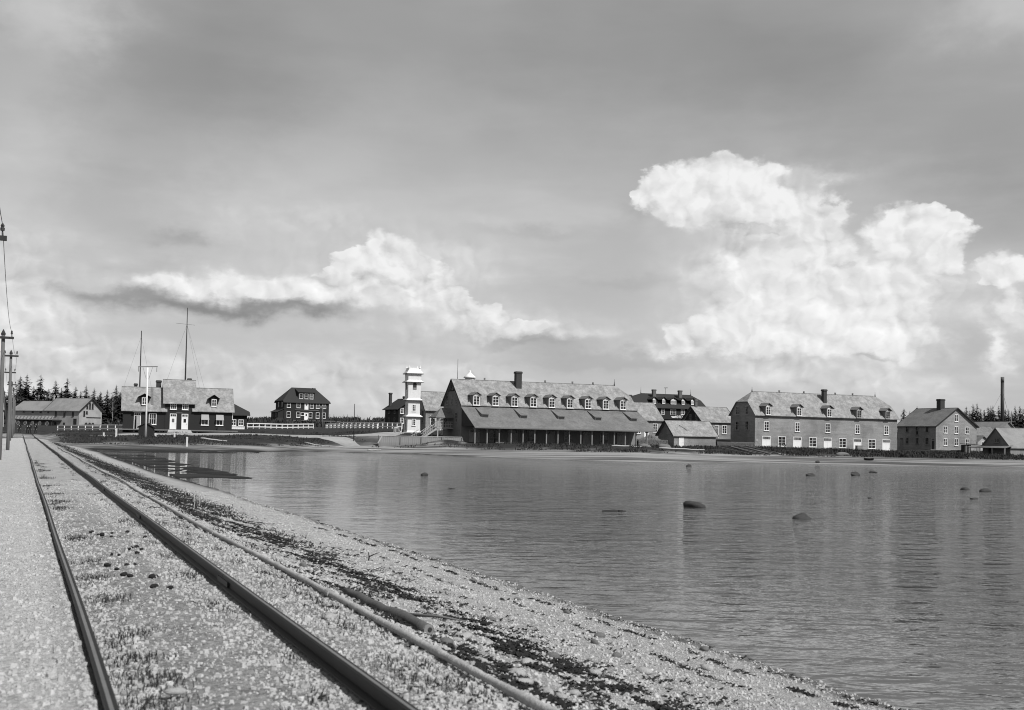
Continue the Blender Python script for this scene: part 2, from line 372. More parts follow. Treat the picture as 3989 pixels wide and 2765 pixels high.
# ------------------------------------------------------------------ the ground
TR = np.array([-0.406325, 0.913728]); TN = np.array([TR[1], -TR[0]])     # along the railway, and to its right
def qt(x, y): return x * TN[0] + y * TN[1], x * TR[0] + y * TR[1]
def at_qt(q, t): return q * TN[0] + t * TR[0], q * TN[1] + t * TR[1]
SHX = [-400, -90, -70, -53, -44, -29, -14, 0, 15, 32, 44, 65, 120, 400]
SHY = [160, 150, 146, 143, 147, 156, 151, 136, 126, 136, 135.5, 139.5, 141, 150]
CTRL = np.array([(47, 214, 0.95), (63, 222, 0.9), (80, 228, 1.0), (-6, 172, 1.2), (-8, 180, 1.3), (8, 180, 1.15), (22, 186, 1.15), (24, 194, 1.3), (31, 207, 1.25), (38, 211, 1.2),
    (24, 214, 2.6), (30, 219, 2.7), (41, 234, 3.0), (48, 238, 3.0), (36, 300, 4.0), (50, 306, 4.0), (90, 234, 1.5), (101, 240, 1.55), (82, 226, 1.1), (88, 214, 1.3), (84, 184, 1.05), (95, 189, 1.05), (76, 190, 1.1), (110, 210, 1.6),
    (-64, 181, 2.1), (-56, 184, 2.15), (-47, 187, 2.3), (-50, 199, 3.0), (-70, 340, 5.3), (-58, 345, 5.4), (-27, 260, 5.0), (-18.8, 199, 2.95), (-15, 206, 3.5), (-11.5, 173, 2.2), (-11, 178, 2.3), (-12, 169, 2.2), (-18, 172, 2.2), (-20, 177, 2.3),
    (-111, 284, 3.0), (-120, 300, 3.2), (-125, 290, 3.0), (-96, 235, 1.95), (-76, 215, 2.25), (-56, 165, 1.35), (-54, 164, 1.45), (-24, 170, 1.95), (-40, 178, 2.0), (-36, 168, 1.4), (-46, 170, 1.5), (-66, 168, 1.5),
    (-57, 235, 3.2), (-50, 290, 4.0), (-44, 262, 3.4), (-23, 236, 3.8), (-86, 196, 1.75), (-95, 200, 1.7), (-88, 180, 1.3), (-110, 210, 1.6), (-150, 200, 2.0), (-140, 260, 2.6), (-200, 330, 4.5), (-140, 360, 5.0), (-260, 500, 8), (-60, 450, 8.0), (0, 450, 8.0),
    (10, 330, 5.0), (100, 450, 6.0), (120, 330, 4.0), (142, 320, 4.0), (200, 380, 5.0), (300, 500, 6), (130, 240, 2.2), (200, 230, 2.5), (0, 240, 4.0), (-60, 900, 10), (0, 3000, 12), (900, 3000, 12), (-900, 3000, 14), (400, 900, 9), (-500, 900, 10)], float)
def land_z(x, y):
    num = np.zeros_like(x); den = np.zeros_like(x)
    for cx, cy, cz in CTRL:
        w = 1.0 / (((x - cx) ** 2 + (y - cy) ** 2) + 6.0) ** 1.8
        num += w * cz; den += w
    return num / den
def track_z(t): return 1.25 + 0.70 * sstep(t, 188.0, 245.0)
CQ = [-60, -14, -5, -2.4, -1.2, 0.2, 0.43, 0.60, 1.25, 1.93, 2.12, 2.55, 3.1, 3.6, 4.4, 5.5, 7.0, 8.45, 12, 20, 60]
CZ = [1.3, 1.1, 1.05, 1.04, 1.14, 1.20, 1.20, 1.10, 1.13, 1.09, 1.15, 1.14, 1.05, 0.88, 0.66, 0.42, 0.17, 0.0, -0.4, -1.0, -2.5]
def inland(x, y): return y - np.interp(x, SHX, SHY) - 2.0 * (vnoise(x / 9.0, x * 0 + 3.3, 5) - 0.5)
def flat_mask(x, y, s, q, t):
    a = (1 - sstep(q, 12.0, 15.5)) * sstep(q, 7.0, 8.5) * sstep(t, 46, 66) * (1 - sstep(t, 118, 140))
    b = sstep(s, -30, -21) * (1 - sstep(s, 0, 4)) * (1 - sstep(x, -34, -14)) * sstep(q, 6, 9)
    return np.maximum(a, b)
def H(x, y):
    x = np.asarray(x, float); y = np.asarray(y, float)
    s = inland(x, y)
    bw_ = np.interp(x, [-90, -60, -32, -22, -8, 10, 40, 80], [5, 5, 7, 12, 22, 28, 26, 26])
    beach = np.where(s < 0, s * 0.05, 0.55 * np.clip(s / bw_, 0, 1) ** 0.8)
    T = land_z(x, y)
    far = beach + (T - beach) * sstep(s, bw_ * 0.92, bw_ + 9.0)
    far = far + np.where(s > 0, 1, 0) * 0.22 * (fbm(x / 5.0, y / 5.0, 4, 11) - 0.5) * sstep(s, bw_ * 0.8, bw_ + 3)
    q, t = qt(x, y)
    # the water's edge of the causeway wanders a little
    qq = q + (0.30 * (vnoise(t / 7.0, t * 0 + 1.5, 3) - 0.5) - 0.55 * sstep(t, 50, 75) * (1 - sstep(t, 100, 135))) * -1 * sstep(q, 4.0, 8.0)
    c = np.interp(qq, CQ, CZ) + (track_z(t) - 1.25)
    near = 0.050 * (fbm(x * 1.7, y * 1.7, 4, 21) - 0.5) + 0.030 * (fbm(x * 9, y * 9, 2, 31) - 0.5)
    keep = 1 - np.exp(-((q - 0.5) / 0.10) ** 2) - np.exp(-((q - 2.02) / 0.12) ** 2)
    c = c + near * np.clip(keep, 0.05, 1)
    c = np.where(t > 200, c - 6.0 * sstep(t, 238, 262) * 1.0, c)
    z = np.maximum(far, c)
    # weedy flat in the corner between causeway and shore, just awash
    flat = flat_mask(x, y, s, q, t)
    z = np.maximum(z, (0.013 + 0.13 * (fbm(x / 2.4, y / 2.4, 4, 91) - 0.47)) * flat - 0.5 * (1 - flat))
    cor = np.exp(-((q - 1.25) / 3.2) ** 4) * sstep(t, 60, 90) * (1 - sstep(t, 236, 260))
    z = z * (1 - cor) + np.minimum(z, c) * cor
    return z
def Hf(x, y): return float(H(np.array([x]), np.array([y]))[0])

def make_ground():
    rs = [1.2]
    while rs[-1] < 5200: rs.append(rs[-1] * (1.016 if rs[-1] < 420 else 1.06) + (0.012 if rs[-1] < 50 else 0.0))
    rs = np.array(rs)
    az = np.concatenate([np.linspace(-180, -62, 60)[:-1], np.linspace(-62, -29, 50)[:-1], np.linspace(-29, 29, 430)[:-1], np.linspace(29, 62, 50)[:-1], np.linspace(62, 180, 60)])
    A, RR = np.meshgrid(np.radians(az), rs)
    X = RR * np.sin(A); Y = RR * np.cos(A)
    Z = H(X, Y)
    nr, na = X.shape
    V = np.stack([X, Y, Z], -1).reshape(-1, 3)
    idx = np.arange(nr * na).reshape(nr, na)
    F = np.stack([idx[:-1, :-1], idx[:-1, 1:], idx[1:, 1:], idx[1:, :-1]], -1).reshape(-1, 4)
    me = np_mesh('ground', V, F, None, True)
    # what grows or lies where: r = grass, g = wrack and mud, b = road gravel
    x, y = V[:, 0], V[:, 1]
    s = inland(x, y); q, t = qt(x, y)
    bw_ = np.interp(x, [-90, -60, -32, -22, -8, 10, 40, 80], [5, 5, 7, 12, 22, 28, 26, 26])
    n1 = fbm(x / 3.0, y / 3.0, 4, 41)
    cause = (np.exp(-((q - 0.8) / 4.2) ** 4)) * (1 - sstep(t, 196, 215))
    grass = sstep(s + 5 * (n1 - 0.5), bw_ - 0.5, bw_ + 3.0)
    pale = np.interp(x, [-28, -24, -9, -5], [0, 1, 1, 0]) * sstep(s, bw_ - 3, bw_) * (1 - sstep(s, bw_ + 8, bw_ + 14))
    grass = grass * (1 - pale * sstep(n1, 0.42, 0.58))
    grass = np.clip(grass, 0, 1) * (1 - np.clip(cause * 1.2, 0, 1))
    mud = np.exp(-((s - 0.6) / 1.3) ** 2) * sstep(-x, 0, 8)
    weed = (np.exp(-((q - 4.0) / 1.0) ** 2)) * sstep(t, 22, 34) * (1 - sstep(t, 120, 150)) * 0.9 + np.exp(-((q - 5.4) / 0.7) ** 2) * sstep(t, 20, 34) * (1 - sstep(t, 60, 80)) * 0.5
    mud = np.maximum(mud, np.clip(flat_mask(x, y, s, q, t) * 1.6 * (1 - sstep(s, -3, 1)), 0, 1))
    grass2 = np.clip(weed * sstep(n1, 0.30, 0.55) * 1.3, 0, 1)
    shore = np.clip(s / 40.0, -1, 1)
    C = np.stack([grass, np.clip(mud + grass2, 0, 1), np.clip(shore, 0, 1), np.ones_like(x)], -1).astype(np.float32)
    ca = me.color_attributes.new('cover', 'FLOAT_COLOR', 'POINT'); ca.data.foreach_set('color', C.ravel())
    m = bpy.data.materials.new('ground_cover'); m.use_nodes = True; tr = m.node_tree; tr.nodes.clear(); T = NT(tr)
    tcn = T.n('ShaderNodeTexCoord'); P = tcn.outputs['Object']
    at = T.n('ShaderNodeVertexColor', layer_name='cover')
    sp = T.n('ShaderNodeSeparateColor'); T.put(sp.inputs[0], at.outputs[0])
    fine = T.noise(P, 22.0, 6.0, 0.7); mid = T.noise(P, 2.6, 5.0, 0.6); cell = T.voro(P, 26.0, 1.0, 0.5)
    grav = T.math('MULTIPLY_ADD', T.math('SUBTRACT', fine, 0.5), 0.80, 0.34)
    grav = T.math('MULTIPLY_ADD', T.math('SUBTRACT', mid, 0.5), 0.34, grav)
    dust = T.smooth(T.math('ADD', T.math('ADD', T.math('MULTIPLY', T.n2x(P), float(TN[0])), T.math('MULTIPLY', T.n2y(P), float(TN[1]))), T.math('MULTIPLY', mid, 0.5)), 0.85, 0.45)
    qc = T.math('ADD', T.math('MULTIPLY', T.n2x(P), float(TN[0])), T.math('MULTIPLY', T.n2y(P), float(TN[1])))
    # shade in the gaps between the track bed's loose stones, put into the colour (farther off the stones themselves are no longer modelled)
    bed = T.math('MULTIPLY', T.smooth(qc, 3.5, 3.0), T.smooth(T.math('MULTIPLY_ADD', mid, 8.0, T.n2y(P)), 38.0, 18.0))
    grav = T.math('MULTIPLY_ADD', bed, -0.09, grav)
    grav = T.math('MULTIPLY_ADD', dust, T.math('MULTIPLY_ADD', bed, 0.14, 0.08), grav)
    grav = T.math('MULTIPLY_ADD', T.math('SUBTRACT', 0.4, cell), 0.22, grav)
    # far beach is greyer sand with lines of wrack that run along the shore
    isfar = T.smooth(sp.outputs[2], 0.001, 0.05)
    lines = T.noise(T.vec('MULTIPLY', P, (0.03, 0.30, 0.0)), 1.0, 5.0, 0.6, 0.2)
    sand = T.math('MULTIPLY_ADD', T.math('SUBTRACT', fine, 0.5), 0.20, 0.26)
    sand = T.math('MULTIPLY', sand, T.smooth(lines, 0.40, 0.58, 0.32, 1.15))
    ground = T.mix(isfar, grav, sand)
    turf = T.math('MULTIPLY_ADD', T.noise(P, 0.9, 6.0, 0.65), 0.055, 0.004)
    val = T.mix(sp.outputs[1], ground, T.math('MULTIPLY_ADD', fine, 0.05, 0.02))
    val = T.mix(sp.outputs[0], val, turf)
    # where the sand is wet at the water's edge
    sx = T.n('ShaderNodeSeparateXYZ'); T.put(sx.inputs[0], P)
    wet = T.smooth(sx.outputs[2], 0.07, -0.01)
    val = T.math('MAXIMUM', T.math('MULTIPLY', val, T.math('MULTIPLY_ADD', wet, -0.72, 1.0)), 0.006)
    cc = T.n('ShaderNodeCombineColor')
    for i in range(3): T.put(cc.inputs[i], val)
    b = T.n('ShaderNodeBsdfPrincipled'); T.put(b.inputs['Base Color'], cc.outputs[0]); b.inputs['Roughness'].default_value = 0.95
    b.inputs['Specular IOR Level'].default_value = 0.15
    bp = T.n('ShaderNodeBump'); bp.inputs['Distance'].default_value = 0.06; bp.inputs['Strength'].default_value = 1.0
    T.put(bp.inputs['Height'], T.math('ADD', T.math('MULTIPLY', cell, -0.6), fine)); T.put(b.inputs['Normal'], bp.outputs[0])
    o = T.n('ShaderNodeOutputMaterial'); T.put(o.inputs[0], b.outputs[0])
    me.materials.append(m)
    g = put('ground', me); g['kind'] = 'structure'
make_ground()

# ------------------------------------------------------------------ the bay
def make_water():
    mb = MB().add([(-1500, -200, 0), (3000, -200, 0), (3000, 170, 0), (-1500, 170, 0)], [(0, 1, 2, 3)])
    me = mb.mesh('water')
    m = bpy.data.materials.new('bay_water'); m.use_nodes = True; tr = m.node_tree; tr.nodes.clear(); T = NT(tr)
    tcn = T.n('ShaderNodeTexCoord'); P = tcn.outputs['Object']
    sx = T.n('ShaderNodeSeparateXYZ'); T.put(sx.inputs[0], P)
    # calm in the corner where causeway and shore meet, ruffled on the open side
    q = T.math('ADD', T.math('MULTIPLY', sx.outputs[0], float(TN[0])), T.math('MULTIPLY', sx.outputs[1], float(TN[1])))
    away = T.math('SUBTRACT', q, 8.5)
    open_ = T.smooth(T.math('MULTIPLY_ADD', T.math('SUBTRACT', T.noise(T.vec('MULTIPLY', P, (0.03, 0.06, 0)), 1.0, 4.0), 0.5), 14.0, T.math('ADD', sx.outputs[0], T.math('MULTIPLY', away, 0.55))), -16.0, 6.0, 0.06, 1.0)
    shore = T.smooth(away, 0.0, 9.0, 0.25, 1.0)
    # ripples of every length from four metres down, crests drawn out across the wind
    w1 = T.noise(T.vec('MULTIPLY', P, (0.13, 0.27, 1.0)), 1.0, 7.0, 0.62, 0.15)
    w2 = T.noise(T.vec('MULTIPLY', P, (0.8, 1.55, 1.0)), 1.0, 2.5, 0.55, 0.5)
    hgt = T.math('ADD', T.math('MULTIPLY', w1, 0.66), T.math('MULTIPLY', w2, 0.34))
    bp = T.n('ShaderNodeBump'); bp.inputs['Distance'].default_value = 1.0
    T.put(bp.inputs['Height'], hgt); T.put(bp.inputs['Strength'], T.math('MULTIPLY', open_, shore))
    b = T.n('ShaderNodeBsdfPrincipled')
    b.inputs['Base Color'].default_value = (0.075, 0.075, 0.075, 1); b.inputs['Roughness'].default_value = 0.045
    b.inputs['IOR'].default_value = 1.333; b.inputs['Specular IOR Level'].default_value = 0.5
    T.put(b.inputs['Normal'], bp.outputs[0])
    o = T.n('ShaderNodeOutputMaterial'); T.put(o.inputs[0], b.outputs[0])
    me.materials.append(m)
    w = put('water', me); w['kind'] = 'structure'
make_water()

# ------------------------------------------------------------------ the road past the station
def strip(name, pts, half, m, dz=0.05, n=60):
    pts = np.array(pts, float); seg = np.r_[0, np.cumsum(np.hypot(*np.diff(pts, axis=0).T))]
    u = np.linspace(0, seg[-1], n); cx = np.interp(u, seg, pts[:, 0]); cy = np.interp(u, seg, pts[:, 1])
    hw = np.interp(u, seg, half) * (1 + 0.25 * (vnoise(u / 3.0, u * 0, 9) - 0.5))
    dx, dy = np.gradient(cx), np.gradient(cy); l = np.hypot(dx, dy); nx, ny = -dy / l, dx / l
    k = np.linspace(-1, 1, 9)
    X = cx[:, None] + nx[:, None] * hw[:, None] * k; Y = cy[:, None] + ny[:, None] * hw[:, None] * k
    Z = H(X, Y) + dz * (1 - 0.8 * np.abs(k) ** 4)
    V = np.stack([X, Y, Z], -1).reshape(-1, 3); idx = np.arange(n * 9).reshape(n, 9)
    F = np.stack([idx[:-1, :-1], idx[:-1, 1:], idx[1:, 1:], idx[1:, :-1]], -1).reshape(-1, 4)
    o = put(name, np_mesh(name, V, F, MATS[m], True)); o['kind'] = 'structure'; return o
mat('road_gravel', 0.27, 0.95, 0.25, nscale=1.2, bump=0.01, bscale=20, stain=0.2, stscale=0.3)
strip('road', [(-62, 173), (-52, 178), (-44, 183), (-36, 185), (-29, 184), (-22, 190), (-20, 197)], [1.4, 2.2, 3.0, 3.2, 3.0, 2.4, 2.0], 'road_gravel')
strip('path', [(-36, 182), (-31, 176), (-26, 170.5), (-23.5, 166)], [2.2, 2.4, 1.8, 1.2], 'road_gravel', 0.07)
strip('path', [(-84, 160), (-76, 166), (-66, 169), (-57, 168.6), (-50, 168)], [1.0, 1.5, 1.6, 1.3, 0.8], 'road_gravel', 0.06)

# ------------------------------------------------------------------ building helpers
MC = {}
def cached(key, fn):
    if key not in MC: MC[key] = fn()
    return MC[key]
UNIT = MB().box(-0.5, 0.5, -0.5, 0.5, -0.5, 0.5)
def unit(m): return cached(('unit', m), lambda: UNIT.mesh('unit_' + m, m))

def face_loc(face, a, z, off=0.0):
    """front face: a runs along the wall; side face: a runs back from the front corner; off = plane position"""
    return ((a, off, z), 0.0) if face == 'f' else ((off, a, z), -math.pi / 2)

def frame_mesh(w, h, cols, rows, m, b=0.10, mt=0.045, sash=0.075):
    def mk():
        mb = MB()
        mb.box(-w / 2, -w / 2 + b, -0.07, 0.04, 0, h); mb.box(w / 2 - b, w / 2, -0.07, 0.04, 0, h)
        mb.box(-w / 2 + b, w / 2 - b, -0.068, 0.04, h - b, h); mb.box(-w / 2 + b, w / 2 - b, -0.068, 0.04, 0, b)
        iw = (w - 2 * b) / cols; ih = (h - 2 * b) / rows
        for c in range(1, cols):
            t = sash if (cols == 2) else mt
            mb.box(-w / 2 + b + c * iw - t / 2, -w / 2 + b + c * iw + t / 2, -0.05, 0.03, b, h - b)
        for r in range(1, rows):
            mb.box(-w / 2 + b, w / 2 - b, -0.046, 0.03, b + r * ih - mt / 2, b + r * ih + mt / 2)
        return mb.mesh('window_frame', m)
    return cached(('frame', round(w, 2), round(h, 2), cols, rows, m, b, mt, sash), mk)

def window(par, face, a, z, w, h, cols=2, rows=3, m='white_paint', off=0.0, sill=True, name='window'):
    loc, rz = face_loc(face, a, z, off)
    b = min(0.10, w * 0.12)
    o = put(name, frame_mesh(round(w, 2), round(h, 2), cols, rows, m, b), par, loc, rz)
    iw = (w - 2 * b) / cols; ih = (h - 2 * b) / rows
    for c in range(cols):
        for r in range(rows):
            put('pane', unit('glass') if False else glass_unit(), o, (-w / 2 + b + (c + 0.5) * iw, -0.012, b + (r + 0.5) * ih), 0.0, (iw, 0.02, ih))
    if sill: put('sill', unit(m), o, (0, -0.06, -0.035), 0.0, (w + 0.14, 0.16, 0.07))
    return o
def glass_unit():
    def mk():
        me = UNIT.mesh('pane'); me.materials.append(MATS['glass']); return me
    return cached('glass_unit', mk)

def door(par, face, a, z, w, h, transom=0.22, panes=4, m='white_paint', leaf='white_paint', off=0.0, light=False, open_=False):
    loc, rz = face_loc(face, a, z, off); b = 0.10; ht = h * transom
    def mk():
        mb = MB(); mb.box(-w / 2, -w / 2 + b, -0.07, 0.04, 0, h); mb.box(w / 2 - b, w / 2, -0.07, 0.04, 0, h); mb.box(-w / 2 + b, w / 2 - b, -0.068, 0.04, h - b, h)
        if transom:
            mb.box(-w / 2 + b, w / 2 - b, -0.066, 0.04, h - b - ht, h - ht)
            for c in range(1, panes): x = -w / 2 + b + c * (w - 2 * b) / panes; mb.box(x - 0.02, x + 0.02, -0.05, 0.03, h - ht, h - b)
        return mb.mesh('door_frame', m)
    o = put('door', cached(('door', round(w, 2), round(h, 2), transom, panes, m), mk), par, loc, rz)
    top = h - b - (ht if transom else 0)
    def mkl():
        mb = MB(); hw = w / 2 - b; mb.box(-hw, hw, -0.03, 0.03, 0.02, top)
        for k in (-1, 1):                                  # raised stiles and rails
            mb.box(k * hw - (0.12 if k > 0 else 0), k * hw + (0.12 if k < 0 else 0), -0.045, -0.028, 0.02, top)
        mb.box(-hw + 0.12, hw - 0.12, -0.044, -0.028, 0.02, 0.2); mb.box(-hw + 0.12, hw - 0.12, -0.044, -0.028, top - 0.14, top)
        if w > 1.5: mb.box(-0.02, 0.02, -0.055, -0.029, 0.02, top)
        else: mb.box(-hw + 0.12, hw - 0.12, -0.044, -0.028, top * 0.45, top * 0.52)
        return mb.mesh('door_leaf', leaf)
    lf = put('door_leaf', cached(('leaf', round(w, 2), round(top, 2), leaf), mkl), o, (0, 0, 0))
    if open_: lf.rotation_euler = (0, 0, 0.9); lf.location = (w * 0.12, -0.35, 0)
    if transom:
        iw = (w - 2 * b) / panes
        for c in range(panes): put('pane', glass_unit(), o, (-w / 2 + b + (c + 0.5) * iw, -0.012, h - ht / 2 - b / 2), 0.0, (iw, 0.02, ht - b))
    if light: put('pane', glass_unit(), o, (0, -0.04, top * 0.72), 0.0, (w * 0.38, 0.02, top * 0.30))
    put('door_knob', unit('iron'), o, (w / 2 - b - 0.09, -0.06, top * 0.45), 0.0, (0.06, 0.06, 0.09))
    return o

def gabled(par, L, Wd, ze, zr, mw, mr, u0=0.0, v0=0.0, ov=0.45, vg=0.35, zhL=None, rl=None, zhR=None, rr=None, t=0.13, base=-1.3, axis='u', wall=True, verge=None):
    """walls and two roof slopes; the ridge runs along u (axis u) or back from the front (axis v)"""
    f = (lambda a, b, z: (u0 + a, v0 + b, z)) if axis == 'u' else (lambda a, b, z: (u0 + b, v0 + a, z))
    s = (zr - ze) / (Wd / 2)
    drop = 0.04
    def side(zh):
        if zh is None: return [(0, base), (Wd, base), (Wd, ze - drop), (Wd / 2, zr - drop), (0, ze - drop)]
        vc = (zh - ze) / s
        return [(0, base), (Wd, base), (Wd, ze - drop), (Wd - vc, zh - drop), (vc, zh - drop), (0, ze - drop)]
    if wall:
        mb = MB(); zl = zhL if zhL else zhR
        ext = Vector(f(L, 0, 0)) - Vector(f(0, 0, 0))
        mb.prism([f(0, b, z) for b, z in side(zl)], ext)
        mb.build('wall', mw, par)
    for k in (0, 1):
        B = (lambda b: b) if k == 0 else (lambda b: Wd - b)
        p = [f(-vg, B(-ov), ze - ov * s), f(L + vg, B(-ov), ze - ov * s)]
        if zhR: p += [f(L + vg, B((zhR - ze) / s), zhR), f(rr, B(Wd / 2), zr)]
        else: p += [f(L + vg, B(Wd / 2), zr)]
        if zhL: p += [f(rl, B(Wd / 2), zr), f(-vg, B((zhL - ze) / s), zhL)]
        else: p += [f(-vg, B(Wd / 2), zr)]
        MB().prism(p, (0, 0, -t)).build('roof_slope', mr, par)
    if zhL:
        vc = (zhL - ze) / s
        MB().prism([f(-vg, vc, zhL), f(rl, Wd / 2, zr), f(-vg, Wd - vc, zhL)], (0, 0, -t)).build('roof_hip', mr, par)
    if zhR:
        vc = (zhR - ze) / s
        MB().prism([f(L + vg, vc, zhR), f(rr, Wd / 2, zr), f(L + vg, Wd - vc, zhR)], (0, 0, -t)).build('roof_hip', mr, par)
    MB().bar(f(rl if zhL else -vg, Wd / 2, zr + 0.02), f(rr if zhR else L + vg, Wd / 2, zr + 0.02), 0.16, 0.06).build('ridge_cap', mr, par)
    if verge:        # boards along the gable edges
        for a in (-vg - 0.04, L + vg + 0.04):
            if a < 0 and zhL or a > 0 and zhR: continue
            for B in (-ov, Wd + ov):
                MB().bar(f(a, B, ze - ov * s - 0.06), f(a, Wd / 2, zr - 0.06), 0.06, 0.22).build('bargeboard', verge, par)
    return s

def dormer(par, u, zb, w, h, ze, s, mw='white_paint', mr='roof_grey', rise=0.62, front=-0.03, cheek='shingle_dark', win=True, cols=2, rows=3, side_ov=0.30, fo=0.38):
    """small gabled dormer whose window stands over the wall plane"""
    zt = zb + h + 0.06; hw = w / 2 + 0.10
    d = max(0.5, (zt - ze) / s + 0.05)
    o = MB().box(u - hw, u + hw, front, d, min(zb, ze) + 0.02, zt).prism([(u - hw, front, zt), (u + hw, front, zt), (u, front, zt + rise * hw / (hw + side_ov))], (0, d, 0)).build('dormer', cheek, par)
    dr = (zt + rise - ze) / s + 0.1
    for k in (-1, 1):
        e = u + k * (hw + side_ov); zl = zt - 0.02
        MB().prism([(e, front - fo, zl), (u, front - fo, zt + rise), (u, dr, zt + rise), (e, max(0.2, (zl - ze) / s), zl)], (0, 0, 0.07)).build('dormer_roof', mr, o)
    MB().prism([(u - hw, front - 0.02, zt - 0.02), (u + hw, front - 0.02, zt - 0.02), (u, front - 0.02, zt + rise * 0.72)], (0, 0.03, 0)).build('dormer_gable', mw, o)
    if win: window(par, 'f', u, zb, w, h, cols, rows, mw, off=front - 0.01)
    return o

def chimney(par, u, v, z0, z1, w=0.8, m='brick_dark', d=None):
    d = d or w
    o = MB().box(u - w / 2, u + w / 2, v - d / 2, v + d / 2, z0, z1 - 0.35).build('chimney', m, par)
    MB().box(u - w / 2 - 0.09, u + w / 2 + 0.09, v - d / 2 - 0.09, v + d / 2 + 0.09, z1 - 0.35, z1 - 0.1).box(u - w / 2 - 0.03, u + w / 2 + 0.03, v - d / 2 - 0.03, v + d / 2 + 0.03, z1 - 0.1, z1).build('chimney_cap', m, o)
    return o

def finial(par, u, v, z, h):
    return MB().lathe([(0.16, z - 0.3), (0.12, z + 0.1), (0.05, z + h * 0.35), (0.09, z + h * 0.42), (0.04, z + h * 0.5), (0.02, z + h)], 8, (u, v)).build('finial', 'brick_dark', par)

# ------------------------------------------------------------------ the shore warehouse (right of centre)
A22 = R(22)
def warehouse():
    L, Wd, ze, zr = 34.77, 8.48, 7.24, 11.6
    t = thing('warehouse', 'long grey shingled warehouse with five dormers and white doors facing the beach', 'warehouse', (47.44, 215.0, 0.96), A22)
    s = gabled(t, L, Wd, ze, zr, 'shingle_wall', 'roof_shingle', ov=0.42, vg=0.3, zhL=9.5, rl=2.1, zhR=9.5, rr=32.6, base=-1.6)
    MB().box(-0.02, L + 0.02, -0.06, -0.002, ze - 0.55, ze - 0.42).build('frieze_board', 'board_grey', t)
    for u, z, w, h in [(2.71, 6.88, 1.13, 1.6), (9.99, 6.86, 1.13, 1.6), (17.3, 6.83, 1.12, 1.6), (24.63, 6.81, 1.12, 1.55), (31.92, 6.78, 1.12, 1.55)]:
        dormer(t, u, z, w, h, ze, s, front=-0.46, mw='white_paint' if u < 20 else 'board_pale', cheek='shingle_dark')
    for u, z in [(2.66, 3.78), (9.94, 3.72), (17.28, 3.69), (24.63, 3.62), (31.93, 3.56)]: window(t, 'f', u, z, 1.15, 1.82)
    for u, z in [(2.65, 0.07), (9.92, 0.05), (17.27, 0.0), (24.62, -0.06), (31.92, -0.10)]: door(t, 'f', u, z, 2.0, 2.66, 0.24, 7)
    for u, z in [(6.28, 0.80), (13.64, 0.76), (20.93, 0.70), (28.28, 0.65)]: window(t, 'f', u, z, 1.80, 1.92, 2, 3)
    for v, z, h in [(6.06, 6.95, 1.65), (2.72, 6.95, 1.65), (6.08, 3.83, 1.8), (2.73, 3.83, 1.8)]: window(t, 's', v, z, 1.15, h, m='board_pale')
    chimney(t, 18.45, Wd / 2 - 1.5, 8.6, 12.5, 0.78)
    finial(t, 2.1, Wd / 2, zr, 0.9); finial(t, 32.6, Wd / 2, zr, 0.9)
    for u in (8.6, 14.6, 22.4, 26.8): MB().box(u - 0.12, u + 0.12, Wd / 2 - 0.12, Wd / 2 + 0.12, zr, zr + 0.42).build('ridge_vent', 'roof_grey', t)
    MB().box(0.15, 0.75, -0.05, -0.004, 2.0 - 0.35, 2.0 + 0.1).build('notice_board', 'board_pale', t)
warehouse()

